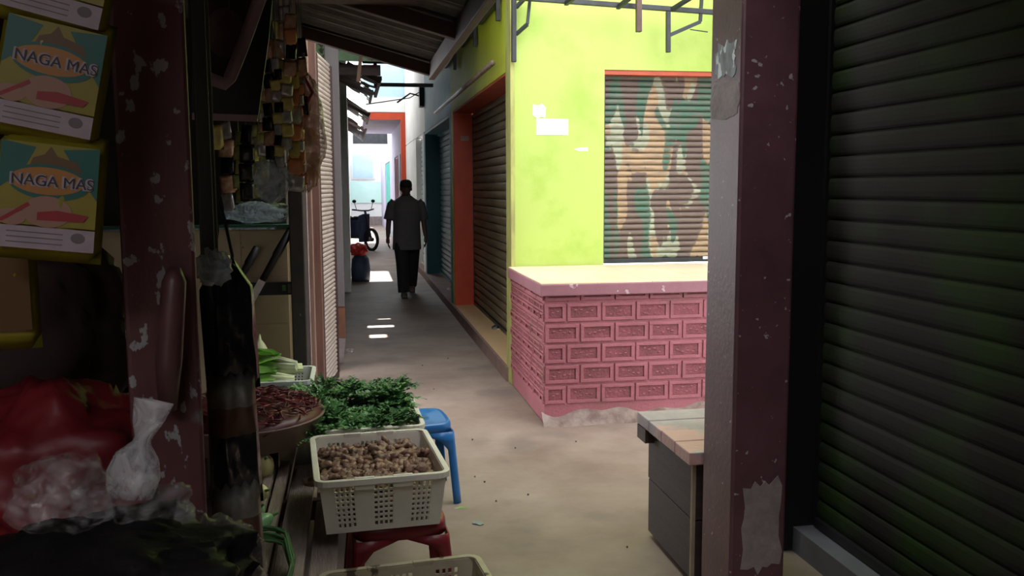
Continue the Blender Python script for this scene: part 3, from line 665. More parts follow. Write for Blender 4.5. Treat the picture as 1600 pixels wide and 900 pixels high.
# ginger
gm = []
for s in range(6):
    rr = random.Random(s); mb = MB(); p = Vector((-.025, 0, 0)); 
    for k in range(rr.randint(3, 5)):
        mb.ball(p, (rr.uniform(.014, .021), rr.uniform(.012, .018), rr.uniform(.010, .014)), 10, 7, .6, s*9+k, 2)
        if rr.random() < .9: mb.ball(p+Vector((rr.uniform(-.008, .008), rr.choice((-1, 1))*.021, .006)), (.009, .015, .009), 8, 6, .5, s*5+k, 2)
        p += Vector((.021, rr.uniform(-.014, .014), rr.uniform(-.003, .003)))
    gm.append(mb.mesh('ginger_root', M['ginger'], True))
rg = random.Random(11); cnt = 0
base = MB(); base.box(-.195, .195, -.25, .25, .0, .115).build('heap_filler', M['ginger'], None)
hf = bpy.data.objects['heap_filler']; hf.location = (.075, 3.32, .365); hf.rotation_euler = (0, 0, R_(4)); hf.name = 'ginger_heap'
tag(hf, 'packed mass of ginger filling the crate on the maroon stool', 'ginger', kind='stuff')
for i in range(9):
    for j in range(12):
        x = -.155+.31*i/8+rg.uniform(-.012, .012); y = -.21+.43*j/11+rg.uniform(-.012, .012)
        o = bpy.data.objects.new('ginger_root', gm[rg.randrange(6)]); COL.objects.link(o)
        o.location = Matrix.Translation((.075, 3.32, .365)) @ Matrix.Rotation(R_(4), 4, 'Z') @ Vector((x, y, .125+.022*noise.noise(Vector((x*9, y*9, 2)))+rg.uniform(0, .016)))
        o.rotation_euler = (rg.uniform(-.4, .4), rg.uniform(-.4, .4), rg.uniform(0, 6.3)); k = rg.uniform(1.0, 1.7); o.scale = (k,)*3
        tag(o, 'knobbly brown ginger root in the crate on the maroon stool', 'ginger', 'ginger roots heaped in the crate')
# leafy greens
def sprig_mesh(seed, n=26, m=None, L=.17):
    rr = random.Random(seed); mb = MB()
    for s in range(n):
        a = rr.uniform(0, 2*pi); el = rr.uniform(.15, 1.1); d = Vector((cos(a)*cos(el), sin(a)*cos(el), sin(el))); l = L*rr.uniform(.6, 1.05)
        pts = [d*l*t+Vector((0, 0, -.05*t*t*l/.17)) for t in (0, .35, .7, 1)]
        mb.tube(pts, [.0015, .0013, .001, .0005], 4, caps=False)
        side = d.cross(Vector((0, 0, 1))).normalized()
        for k in range(12):
            t = .2+.8*k/11; c = d*l*t+Vector((0, 0, -.05*t*t*l/.17))
            for sg in (-1, 1):
                ll = rr.uniform(.024, .044)*(1.25-t*.6); dr = (side*sg*rr.uniform(.6, 1)+d*rr.uniform(.3, .9)+Vector((0, 0, rr.uniform(-.5, .35)))).normalized()
                w = dr.cross(Vector((rr.uniform(-.4, .4), rr.uniform(-.4, .4), 1))).normalized()*ll*rr.uniform(.22, .36)
                up = Vector((0, 0, rr.uniform(-.3, .1)*ll))
                mb.add([c, c+dr*ll*.45+w, c+dr*ll+up, c+dr*ll*.45-w], [(0, 1, 2, 3)], 1)
    return mb
gmesh = []
for s in range(5): gmesh.append(sprig_mesh(s).mesh('leafy_bunch', [M['stalk'] if s == 9 else M['leafm'], M['leafd'] if s % 2 else M['leafm']]))
rg = random.Random(21)
spots = []
for i in range(5):
    for j in range(6): spots.append((-.22+.115*i+rg.uniform(-.03, .03), -.27+.115*j+rg.uniform(-.03, .03), .0))
for (x, y, z) in spots:
    o = bpy.data.objects.new('leafy_bunch', gmesh[rg.randrange(5)]); COL.objects.link(o)
    hz = .52+.05*noise.noise(Vector((x*6, y*6, 4)))+(.045 if y > .02 and x > .0 else 0)
    o.location = (x*.82-.025, 4.04+y*.9, hz); o.rotation_euler = (rg.uniform(-.25, .25), rg.uniform(-.25, .25), rg.uniform(0, 6.3)); k = rg.uniform(.75, .95); o.scale = (k, k, k*.8)
    tag(o, 'bunch of dark green feathery leaves heaped in the cream crate', 'greens', 'leafy bunches heaped in the crate')
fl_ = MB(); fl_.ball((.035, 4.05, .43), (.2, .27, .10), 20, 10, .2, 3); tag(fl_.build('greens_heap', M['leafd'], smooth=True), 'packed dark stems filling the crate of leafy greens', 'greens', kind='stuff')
rg = random.Random(31)
for (x, y, z, k) in ((-.23, 3.72, .53, .7), (-.24, 3.86, .54, .8), (-.23, 4.02, .55, .8), (-.22, 4.2, .56, .8), (-.2, 4.36, .57, .7)):
    o = bpy.data.objects.new('leafy_bunch', gmesh[rg.randrange(5)]); COL.objects.link(o); o.location = (x+.05, y, z); o.rotation_euler = (0, -.3, rg.uniform(0, 6)); o.scale = (k,)*3
    tag(o, 'bunch of dark green feathery leaves heaped in the cream crate', 'greens', 'leafy bunches heaped in the crate')

# ================================================================== STALL TABLE, TRAY AND VEGETABLES
tbl = thing('stall_bench', 'weathered plank bench along the left stall below the chilli tray', 'bench', (-.3, 3.3, 0))
for k, (xa, xb, ya, yb, z) in enumerate(((-.165, -.075, 2.2, 3.55, .30), (-.275, -.18, 2.2, 3.9, .33), (-.325, -.285, 2.2, 3.85, .385), (-.37, -.335, 2.2, 3.8, .40), (-.165, -.09, 3.6, 4.6, .32), (-.275, -.18, 3.95, 4.95, .33))):
    MB().box(xa+.3, xb+.3, ya-3.3, yb-3.3, z-.03, z).build('plank', M['wood'], tbl, bevel=.003)
MB().box(-.9+.3, -.08+.3, 3.56-3.3, 3.60-3.3, .22, .30).build('cross_bar', M['woodd'], tbl)
MB().box(-1.3+.3, -.30+.3, -1.1, 1.6, .22, .25).build('bin_floor', M['woodd'], tbl)
for x in (-.28, -1.2):
    for y in (2.3, 4.5): MB().box(x+.3-.025, x+.3+.025, y-3.3-.025, y-3.3+.025, 0, .22).build('leg', M['woodd'], tbl)
tr = thing('serving_tray', 'round brown tray of dried red chillies on the left stall', 'tray', (-.47, 3.84, .52))
mb = MB(); mb.loft([(0, 0, -.02, .30, .30), (0, 0, -.016, .315, .315), (0, 0, .075, .335, .335), (0, 0, .080, .340, .340), (0, 0, .083, .330, .330), (0, 0, .075, .318, .318), (0, 0, .012, .28, .28), (0, 0, .010, .05, .05)], 48)
mb.build('tray_body', M['tray'], tr, smooth=True)
for k in range(3): MB().box(-.03+.0, .03, -.03, .03, -.27, 0).build('support_leg', M['woodd'], tr, loc=(.18*cos(k*2.1+1), .18*sin(k*2.1+1), 0))
h = MB(); h.ball((0, 0, 0), (.322, .322, .085), 36, 14, .12, 2, 6); hh = h.build('chilli_heap', M['chillib'], smooth=True, loc=(-.47, 3.84, .585)); tag(hh, 'dense mass of dried red chillies filling the brown tray', 'chillies', kind='stuff')
cm = []
for s in range(6):
    rr = random.Random(s+40); l = rr.uniform(.05, .085); b = rr.uniform(-.015, .015); mb = MB()
    mb.tube([(-l/2, 0, 0), (-l/4, b, .004), (0, b*1.4, .005), (l/4, b, .003), (l/2, 0, 0)], [.0015, .0045, .005, .0038, .0008], 6, flat=.6)
    mb.tube([(-l/2-.014, -.003, .002), (-l/2, 0, 0)], .001, 4); cm.append(mb.mesh('dried_chilli', M['chilli'] if s % 2 else M['chillib'], True))
rg = random.Random(77)
for i in range(290):
    a = rg.uniform(-2.2, 2.0) if i % 4 else rg.uniform(0, 6.3); r = .31*math.sqrt(rg.random()); x, y = r*cos(a), r*sin(a)
    o = bpy.data.objects.new('dried_chilli', cm[rg.randrange(6)]); COL.objects.link(o); z = .588+.085*math.sqrt(max(0, 1-(r/.325)**2))+rg.uniform(.0, .012)
    o.location = (-.47+x, 3.84+y, z); o.rotation_euler = (rg.uniform(-.4, .4), rg.uniform(-.45, .45), rg.uniform(0, 6.3))
    tag(o, 'thin wrinkled dried red chilli in the round brown tray', 'chilli', 'dried chillies in the tray')
# pale greens crate behind the tray
c4 = crate('small white crate of pale mustard greens behind the chilli tray', (-.43, 4.62, .43), .42, .36, .17, M['white'], 0)
MB().box(-.19, .19, -.16, .16, -.43, -.26).build('stand_block', M['woodd'], c4)
def greens_head(label, loc, rot, seed, k=1):
    t = thing('mustard_greens', label, 'vegetable', loc, rot); rr = random.Random(seed); st_ = MB(); lv = MB()
    for i in range(9):
        a = 2*pi*i/9; r0 = .012; sp = rr.uniform(.02, .045)
        p = [Vector((0, r0*cos(a), r0*sin(a))), Vector((.07, sp*cos(a)*.7, sp*sin(a)*.7)), Vector((.15, sp*cos(a), sp*sin(a))), Vector((.23, sp*1.3*cos(a), sp*1.3*sin(a)))]
        st_.tube([q*k for q in p[:3]], [.014*k, .011*k, .006*k], 7, flat=.5)
        d = (p[3]-p[2]).normalized(); o_ = Vector((0, -sin(a), cos(a)))
        vs = []
        for u in range(6):
            f = u/5; c = (p[1].lerp(p[3], f)+Vector((0, 0, .01*sin(f*7+i))))*k; w = .045*k*math.sin(pi*min(1, .12+f*.86))
            for v in (-1, -.5, 0, .5, 1): vs.append(c+o_*w*v+Vector((0, cos(a), sin(a)))*.010*k*(v*v)*(1+.8*noise.noise(Vector((u, v*3, i+seed)))))
        lv.add(vs, [(5*u+v, 5*u+v+1, 5*u+6+v, 5*u+5+v) for u in range(5) for v in range(4)])
    st_.build('stalks', M['stalk'], t, smooth=True); lv.build('leaves', M['leafl'], t, smooth=True); return t
greens_head('mustard greens with a thick white stalk end lying topmost in the white crate', (-.29, 4.55, .655), (.3, -.08, pi*.93), 1, 1.25)
greens_head('mustard greens lying at the front left of the white crate beside the chilli tray', (-.30, 4.50, .59), (.8, 0, pi*.98), 2, 1.2)
greens_head('mustard greens lying at the back of the white crate near the tiled wall', (-.27, 4.68, .62), (1.8, 0, pi*1.05), 3, 1.15)
cb = thing('cabbage', 'pale pear shaped cabbage standing upright behind the mustard greens', 'cabbage', P(402, 552, Y=4.75))
mb = MB(); mb.loft([(0, 0, -.075, .02, .02), (0, 0, -.06, .045, .045), (0, 0, -.02, .058, .055), (.003, 0, .02, .05, .048), (.008, 0, .05, .03, .03), (.012, 0, .07, .012, .012), (.016, 0, .10, .003, .003)], 20)
mb.build('head', M['napa'], cb, smooth=True)
MB().tube([(-.05, -.02, .0), (-.045, -.03, .04), (-.02, -.035, .065)], [.012, .016, .004], 8, flat=.4).build('outer_leaf', M['leafl'], cb, smooth=True)
MB().box(-.05, .05, -.05, .05, -.32, -.07).build('support_block', M['woodd'], cb)
# left bin: squashes, green aubergines, long beans
def veg(name, label, cat, loc, rot, r, l, m, cal=None):
    t = thing(name, label, cat, loc, rot); mb = MB()
    mb.loft([(0, 0, -l/2, r*.15, r*.15), (0, 0, -l*.46, r*.6, r*.6), (0, 0, -l*.25, r, r), (0, 0, 0, r*1.02, r*1.02), (0, 0, l*.28, r*.85, r*.85), (0, 0, l*.46, r*.45, r*.45), (0, 0, l/2, r*.12, r*.12)], 18)
    mb.build('fruit', m, t, smooth=True); MB().tube([(0, 0, l/2-.004), (.004, 0, l/2+.02)], [.006, .004], 6).build('stem', cal or M['leafm'], t); return t
def at(px, py, z): return P(px, py, Z=z)
veg('squash', 'pale yellow rounded squash below the tray edge', 'squash', at(410, 730, .43), (.9, .1, .2), .045, .17, M['corn'])
veg('squash', 'smaller green tinged squash just below the pale yellow squash', 'squash', at(400, 772, .41), (1.1, .5, .5), .036, .13, M['corn'])
veg('aubergine', 'round green aubergine under the smaller squash', 'aubergine', at(402, 798, .40), (.5, .6, 0), .026, .055, M['egg'])
veg('aubergine', 'long bluish green aubergine above the bundle of beans', 'aubergine', at(400, 822, .40), (0, 1.2, .5), .032, .13, M['egg'])
bd = thing('bean_bundle', 'bundle of dark green long beans at the bottom of the left bin', 'beans', at(405, 880, .36))
rg = random.Random(9)
for k in range(16):
    y0 = rg.uniform(-.06, .08); z0 = rg.uniform(0, .05); r = rg.uniform(.05, .11); pts = [(-.18, y0+.06, z0)]+[(-.10+.03*i+rg.uniform(-.003, .003), y0+r*sin(i*.42)*.8, z0+.02+.03*sin(i*.4)) for i in range(7)]+[(.11, y0-.08, z0), (.10, y0-.18, z0-.02)]
    MB().tube(pts, .0045, 6).build('bean', M['bean'], bd, smooth=True)

# ================================================================== TILED HALF WALL, KNIVES
tw = thing('tiled_half_wall', 'half wall of cream square tiles with green top edge in the left stall', 'wall', (-.85, 5.12, 0))
mb = MB(); mb.box(-1.2, .515, 0, .06, 0, 1.32)
for i in range(7):
    for j in range(5): mb.box(.50-.252*(i+1)+.0, .50-.252*i-.004, -.006, 0, 1.315-.262*(j+1)+.004, 1.315-.262*j)
mb.build('tiles', M['ctile'], tw, bevel=.0015)
MB().box(-1.2, .515, -.03, .09, 1.32, 1.345).build('top_edge', M['greenedge'], tw)
MB().box(-1.2, .44, -.15, -.03, 1.325, 1.335).build('glass_shelf', M['filmb'], tw)
rk = thing('knife_rack', 'dark steel bar rack holding two knives on the cream tiles', 'rack', P(418, 451, Y=5.06))
MB().box(-.16, .15, -.018, .018, -.035, .035).build('bar', M['steel'], rk, bevel=.004); MB().box(.08, .10, -.021, -.017, -.012, .02).build('label_tag', M['leafm'], rk); MB().box(.11, .145, -.02, -.017, -.025, .025).build('bracket_plate', M['grey'], rk)
def knife(label, a, b):
    a = P(*a, Y=5.02); b = P(*b, Y=5.02); t = thing('knife', label, 'knife', a); d = b-a
    MB().tube([(0, 0, 0), d*.45, d*.5, d], [.020, .022, .026, .022], 10, flat=.7).build('handle', M['black'], t, smooth=True)
    MB().bar(-d*.9, (0, 0, 0), .003, .04).build('blade', M['chrome'], t)
knife('short black handled knife on the left of the rack', (375, 436), (402, 386)); knife('longer black handled knife leaning right in the rack', (410, 438), (455, 357))

# ================================================================== HANGING SACHETS AND BAGS
def pillow(mb, w, h, d, cx=0, cz=0, mi=0, nx=8, nz=8, seed=0, serr=False):
    for sgn in (-1, 1):
        vs = []
        for j in range(nz+1):
            for i in range(nx+1):
                u, v = i/nx*2-1, j/nz*2-1; k = max(0, (1-u**4)*(1-v**4)); y = sgn*d/2*k*(1+.5*noise.noise(Vector((u*2+seed, v*2, sgn))))
                z = cz+v*h/2
                if serr and j == nz and i % 2: z += h*.03
                vs.append((cx+u*w/2, y, z))
        mb.add(vs, [(j*(nx+1)+i, j*(nx+1)+i+1, (j+1)*(nx+1)+i+1, (j+1)*(nx+1)+i) for j in range(nz) for i in range(nx)], mi)
def ell(mb, cx, cz, rx, rz, y, mi=0, n=24, rot=0):
    vs = []
    for i in range(n):
        a = 2*pi*i/n; x, z = rx*cos(a), rz*sin(a); vs.append((cx+x*cos(rot)-z*sin(rot), y, cz+x*sin(rot)+z*cos(rot)))
    mb.add(vs, [tuple(range(n))], mi)
def quad(mb, pts, y, mi=0): mb.add([(p[0], y, p[1]) for p in pts], [tuple(range(len(pts)))], mi)
def spice_strip():
    t = thing('sachet_strip', 'hanging strip of yellow spice sachets lettered NAGA MAS at the upper left', 'sachets', P(85, 40, Y=1.12))
    o = P(85, 40, Y=1.12); W2, H2 = .058, .070
    for k, (px, py, rot) in enumerate(((98, -52, 14), (82, 123, 12), (79, 308, 6.5))):
        e = MB(); pillow(e, W2*2, H2*2+.008, .022, seed=k); s = e.build('sachet', M['yel'], t, smooth=True, loc=P(px, py, Y=1.12)-o, rot=(0, R_(rot), R_(6)))
        mb = MB(); y = -.0125
        mats = [M['dteal'], M['yel'], M['brownp'], M['orangep'], M['palep'], M['redprint'], M['creamp'], M['greyprint']]
        a, b = W2*.88, H2*.86
        quad(mb, [(-a, -b*.55), (a, -b*.55), (a, b), (-a, b)], y, 1)
        quad(mb, [(-a, b), (-a, b*.1), (-a*.55, b*.45), (-a*.3, b*.92)], y-.0004, 0); quad(mb, [(a, b), (a*.25, b*.92), (a*.6, b*.45), (a, b*.0)], y-.0004, 0)
        quad(mb, [(-a*.12, b*.80), (0, b*.96), (a*.14, b*.78), (a*.55, b*.70), (a*.8, b*.2), (-a*.6, b*.1), (-a*.35, b*.72)], y-.0006, 2)
        ell(mb, 0, b*.28, a*.84, b*.34, y-.0008, 0, rot=-.04); ell(mb, -.002, b*.30, a*.76, b*.26, y-.0012, 3)
        ell(mb, 0, -b*.28, a*.5, b*.3, y-.0009, 6); ell(mb, -a*.72, -b*.42, a*.3, b*.16, y-.001, 6)
        quad(mb, [(-a*.2, -b*.45), (a*.75, -b*.42), (a*.85, -b*.30), (a*.2, -b*.24), (-a*.2, -b*.30)], y-.0014, 5); quad(mb, [(-a, -b*.5), (-a*.4, -b*.12), (-a*.35, -b*.18), (-a*.9, -b*.52)], y-.0014, 5)
        quad(mb, [(-a, -b), (a, -b), (a, -b*.58), (-a, -b*.58)], y-.0006, 4)
        for r in range(3): quad(mb, [(-a*.8, -b*(.68+.1*r)), (a*.35, -b*(.68+.1*r)), (a*.35, -b*(.70+.1*r)), (-a*.8, -b*(.70+.1*r))], y-.001, 7)
        ell(mb, a*.66, -b*.74, a*.15, b*.1, y-.001, 7)
        mb.build('printed_face', mats, s)
        text_mesh('NAGA MAS', .0172, M['palep'], s, (.003, y-.0018, b*.29), (pi/2, 0, 0), bold=.0013); text_mesh('NAGA MAS', .0172, M['ink'], s, (.004, y-.0024, b*.29), (pi/2, 0, 0))
spice_strip()
t = thing('sachet_strip', 'second strip of yellow sachets cut off by the left edge of the view', 'sachets', P(-20, 330, Y=1.18))
for k in range(2):
    e = MB(); pillow(e, .10, .15, .02, seed=5+k); s = e.build('sachet', M['yel'], t, smooth=True, loc=(0, 0, .062-.158*k), rot=(0, 0, .3)); q = MB(); quad(q, [(-.04, -.05), (.04, -.05), (.04, .05), (-.04, .05)], -.012); q.build('printed_face', M['brownp'], s)
def string_pack(label, px, py0, py1, Y, w, ms, seed, ph=None):
    a = P(px, py0, Y=Y); b = P(px, py1, Y=Y); L_ = a.z-b.z; ph = ph or w*1.05; n = max(1, int(L_/ph)); ph = L_/n
    t = thing('sachet_strip', label, 'sachets', a, (0, 0, random.Random(seed).uniform(-.5, .3)))
    rr = random.Random(seed)
    for k in range(n):
        mb = MB(); pillow(mb, w, ph*.96, w*.28, nx=6, nz=6, seed=seed+k, serr=True); mb.build('sachet', M[ms[k % len(ms)]], t, smooth=True, loc=(rr.uniform(-.004, .004), rr.uniform(-.006, .006), -ph*(k+.5)), rot=(rr.uniform(-.15, .15), rr.uniform(-.12, .12), rr.uniform(-.6, .6)))
    MB().tube([(0, 0, 0), (0, 0, max(.02, 2.42-a.z))], .0015, 4).build('string', M['cord'], t); return t
string_pack('strip of black and brown sachets hanging at the left of the snack cluster', 417, 70, 250, 2.5, .035, ['s_br', 's_bk', 's_bk'], 1)
string_pack('strip of yellow snack sachets in the middle of the snack cluster', 436, 30, 215, 2.6, .045, ['s_ye', 's_br', 's_ye', 's_or'], 2)
string_pack('strip of brown and silver sachets in the snack cluster', 425, 60, 270, 2.62, .04, ['s_br', 's_wh', 's_br'], 3)
string_pack('strip of bright orange sachets reaching lowest in the snack cluster', 457, 85, 300, 2.6, .042, ['s_or', 's_ye', 's_or', 's_wh'], 4)
string_pack('strip of pale yellow sachets in front of the orange sachets', 445, 110, 235, 2.55, .034, ['s_ye', 's_wh'], 5)
string_pack('strip of small grey blue sachets near the top of the snack cluster', 444, 8, 90, 2.6, .04, ['s_wh', 's_br'], 6)
string_pack('strip of dark sachets deep in the snack cluster', 468, 60, 180, 2.75, .045, ['s_bk', 's_br', 's_wh'], 7)
string_pack('strip of yellow green sachets hanging at the left rear over the tiles', 372, 205, 318, 3.9, .05, ['s_gr', 's_gr', 's_ye'], 8)
string_pack('strip of black sachets hanging at the rear over the tiles', 384, 195, 315, 3.85, .06, ['s_bk'], 9)
string_pack('strip of olive sachets at the rear right over the tiles', 398, 195, 310, 3.9, .045, ['s_gr', 's_wh', 's_ye'], 10)
string_pack('strip of green edged sachets hanging behind the thin pole', 330, 195, 235, 3.7, .09, ['s_ye', 's_gr'], 11)
string_pack('strip of grey sachets hanging left at the rear', 352, 190, 330, 4.3, .07, ['s_wh', 's_br', 's_bk', 's_br'], 12)
string_pack('strip of pale sachets hanging behind the black rear sachets', 408, 170, 300, 3.7, .04, ['s_wh', 's_gr', 's_ye'], 13)
string_pack('thin strip of silver sachets between the brown and yellow snack strips', 431, 90, 262, 2.45, .026, ['s_wh', 's_bk', 's_ye'], 21)
string_pack('narrow strip of yellow green sachets at the left edge of the snack cluster', 409, 110, 240, 2.7, .028, ['s_gr', 's_wh', 's_br'], 22)
string_pack('narrow orange and white strip at the right of the snack cluster', 466, 130, 290, 2.72, .030, ['s_or', 's_wh', 's_or', 's_br'], 23)
string_pack('short brown strip high in the snack cluster beside the wall beam', 452, 20, 120, 2.4, .032, ['s_br', 's_or', 's_bk'], 24)
def blob_bag(name, label, cat, c, r, m, amp=.25, seed=0, knot=None, neck=None, fr=2.2, sm=True):
    t = thing(name, label, cat, c); mb = MB(); rr = Vector(r)
    vs = []; fs = []; nu, nv = 64, 36
    for i in range(nv+1):
        th = pi*i/nv
        for j in range(nu):
            a = 2*pi*j/nu; d = Vector((sin(th)*cos(a), sin(th)*sin(a), cos(th)))
            k = 1+amp*noise.noise(d*fr+Vector((seed*5.1, 0, 0)))+amp*.45*abs(noise.noise(d*fr*3+Vector((0, seed*3.3, 0))))+amp*.12*noise.noise(d*fr*9)
            vs.append(Vector((d.x*rr.x, d.y*rr.y, d.z*rr.z))*k)
    for i in range(nv):
        for j in range(nu): fs.append((i*nu+j, (i+1)*nu+j, (i+1)*nu+(j+1) % nu, i*nu+(j+1) % nu))
    mb.add(vs, fs); mb.build('bag_body', m, t, smooth=sm)
    if neck:
        nb = MB(); d = Vector(neck); n = 14; vs = []
        for i in range(7):
            f = i/6; c0 = d*(.55+.75*f); w = (.25+.9*abs(f-.25))*min(rr)*.55
            for j in range(n):
                a = 2*pi*j/n; u = d.orthogonal().normalized(); v = d.cross(u).normalized(); k = 1+.35*sin(5*a+i)
                vs.append(c0+u*cos(a)*w*k+v*sin(a)*w*k*.5)
        nb.add(vs, [(i*n+j, i*n+(j+1) % n, (i+1)*n+(j+1) % n, (i+1)*n+j) for i in range(6) for j in range(n)]); nb.build('tied_neck', m, t, smooth=True)
    return t
sb = blob_bag('snack_bag', 'large translucent bag of brown snacks with red top edge by the wooden posts', 'snack bag', P(476, 205, Y=2.95), (.062, .05, .175), M['filmo'], .25, 3)
MB().tube([P(474, 118, Y=2.9)-P(476, 205, Y=2.95), P(488, 145, Y=2.9)-P(476, 205, Y=2.95), P(480, 160, Y=2.9)-P(476, 205, Y=2.95)], .005, 6).build('red_edge', M['redprint'], sb)
for k in range(14):
    rr = random.Random(k); MB().ball((0, 0, 0), (.022, .018, .02), 10, 7, .4, k).build('snack', M['s_or'] if k % 3 == 0 else M['s_br'], sb, smooth=True, loc=(rr.uniform(-.03, .03), rr.uniform(-.02, .02), -.13+.02*k))
MB().tube([(0, 0, .16), (0, 0, 2.42-P(476, 205, Y=2.95).z)], .0015, 4).build('string', M['cord'], sb)
cbag = blob_bag('clear_bag', 'shiny bluish clear bag hanging under the snack cluster', 'plastic bag', P(426, 283, Y=2.6), (.048, .03, .058), M['filmb'], .3, 6, neck=(0, 0, .07))
MB().tube([(0, 0, .08), (0, 0, 2.42-P(426, 283, Y=2.6).z)], .0015, 4).build('string', M['cord'], cbag)
blob_bag('clear_bag', 'wide milky plastic bag lying on the green edged ledge', 'plastic bag', P(402, 332, Y=5.06), (.17, .06, .055), M['filmb'], .3, 9)
# dark printed tray with pink rim hung near the top left
hp = thing('hanging_banner', 'dark tilted banner with a dusty pink border hanging behind the maroon post', 'banner', P(360, 60, Y=1.75))
def hpp(x, y, Y=1.75): return P(x, y, Y=Y)-P(360, 60, Y=1.75)
out = [hpp(300, 112), hpp(350, 136), hpp(358, 130), hpp(420, -12), hpp(428, -60), hpp(290, -60)]
mb = MB(); mb.poly([(p.x, p.z) for p in out], .012); mb.build('panel', M['brownbag'], hp)
bd_ = MB(); pts = [hpp(306, 113)+Vector((0, -.004, 0)), hpp(330, 124)+Vector((0, -.004, 0)), hpp(351, 131)+Vector((0, -.004, 0)), hpp(359, 122)+Vector((0, -.004, 0)), hpp(373, 88)+Vector((0, -.004, 0)), hpp(391, 40)+Vector((0, -.004, 0)), hpp(412, -20)+Vector((0, -.004, 0)), hpp(425, -58)+Vector((0, -.004, 0))]
lt, rt = [], []
for i, p in enumerate(pts):
    d = (pts[min(i+1, len(pts)-1)]-pts[max(i-1, 0)]); d.y = 0; d.normalize(); nrm = Vector((-d.z, 0, d.x))*.0115
    lt.append(p+nrm); rt.append(p-nrm)
for k_ in range(len(pts)-1):
    bd_.add([q+Vector((0, yy, 0)) for yy in (0, .004) for q in (lt[k_], lt[k_+1], rt[k_+1], rt[k_])], [(0, 1, 2, 3), (4, 7, 6, 5), (0, 4, 5, 1), (2, 6, 7, 3)])
bd_.build('border', M['pinkb'], hp, smooth=True)
e = MB(); ell(e, hpp(352, 52).x, hpp(352, 52).z, .035, .045, -.003); e.build('printed_picture', mat('dim_print', (.09, .035, .025), (.045, .02, .02), .5, 14), hp)
MB().tube([(0, 0, .05), (0, 0, 2.42-P(360, 60, Y=1.75).z)], .0015, 4).build('string', M['cord'], hp)
hb = thing('hanging_banner', 'lower dark hanging sheet below the pink bordered banner', 'banner', P(355, 120, Y=1.95))
mb = MB(); pts = [P(x, y, Y=1.95)-P(355, 120, Y=1.95) for x, y in ((300, 40), (300, 183), (402, 190), (420, 60), (428, -30), (300, -30))]; mb.poly([(p.x, p.z) for p in pts], .01); mb.build('sheet', M['black'], hb)
mb = MB(); pts = [P(x, y, Y=1.945)-P(355, 120, Y=1.95) for x, y in ((300, 176), (402, 180), (402, 190), (300, 187))]; mb.poly([(p.x, p.z, -.006) for p in pts], .004); mb.build('hem', M['pinkb'], hb)
# cord loops
cp = [P(x, y, Y=1.7) for x, y in ((322, 190), (324, 260), (318, 340), (330, 408))]
cable('rope', 'dark blue cord hanging over the black sachets, on the left', cp, .0035, M['cord'])
cp = [P(x, y, Y=1.7) for x, y in ((328, 190), (333, 280), (350, 340), (363, 400), (352, 452))]
cable('rope', 'blue grey cord bowing out to the right above the black sachets', cp, .003, M['cord'])
cp = [P(x, y, Y=1.7) for x, y in ((326, 190), (330, 300), (340, 360), (333, 420))]
cable('rope', 'middle dark cord between the two outer hanging cords', cp, .003, M['black'])
# black long sachets with saw tooth pale ends
def black_strip():
    t = thing('sachet_strip', 'long strip of glossy black sachets with pale saw toothed ends beside the post', 'sachets', P(355, 400, Y=1.5)); o = P(355, 400, Y=1.5)
    for k, (x, ya, yb, w) in enumerate(((358, 405, 610, .085), (368, 590, 790, .075), (376, 762, 960, .075))):
        a, b = P(x, ya, Y=1.5-.02*k)-o, P(x, yb, Y=1.5-.02*k)-o; h = a.z-b.z; c = (a+b)/2
        mb = MB(); n = 10; vs = []; nz = 14
        for sgn in (-1, 1):
            base_ = len(mb.v); vs = []
            for j in range(nz+1):
                v = j/nz
                for i in range(n+1):
                    u = i/n*2-1; wd = w/2*(.35+.65*min(1, (1-v)*4.5)) if k == 0 else w/2
                    z = h/2-h*(1-v); z = -h/2+h*v
                    if j == nz and i % 2 and k: z += .012
                    vs.append((u*wd, sgn*.022*max(0, 1-u**4)*max(0, 1-(2*v-1)**6)*(1+.6*noise.noise(Vector((u*3, v*5, k)))), z))
            mb.add(vs, [(j*(n+1)+i, j*(n+1)+i+1, (j+1)*(n+1)+i+1, (j+1)*(n+1)+i) for j in range(nz) for i in range(n)])
            for f in range(nz*n): 
                j = f//n; mb.m[-(nz*n)+f] = (1 if (k and j >= nz-3) else 2 if (k and nz-6 <= j < nz-3) else 0)
        s = mb.build('sachet', [M['s_bk'], mat('pale_end_%d' % k, (.22, .21, .18), (.12, .10, .08), .4, 30), mat('brown_end_%d' % k, (.12, .05, .03), (.05, .03, .02), .4, 20)], t, smooth=True, loc=c, rot=(0, R_(-2), R_(15)))
    MB().tube([(-.02, 0, 0), (-.02, 0, 2.42-o.z)], .0015, 4).build('string', M['cord'], t)
    blob = MB(); blob.ball((0, 0, 0), (.028, .02, .026), 24, 16, .5, 3, 4); blob.build('highlight_lump', M['filmb'], t, smooth=True, loc=P(333, 418, Y=1.46)-o)  # pale film lump put in for the highlight atop the black sachets
    return t
black_strip()
t = thing('rolled_sleeve', 'dusty maroon rolled plastic tube tied against the chipped post', 'roll', P(270, 520, Y=1.27))
o = P(270, 520, Y=1.27)
MB().tube([P(x, y, Y=1.27)-o for x, y in ((273, 418), (272, 440), (268, 500), (264, 560), (262, 640))], [.008, .016, .017, .018, .012], 14).build('roll_body', mat('dusty_maroon', (.13, .055, .055), (.09, .04, .04), .4, 9), t, smooth=True)
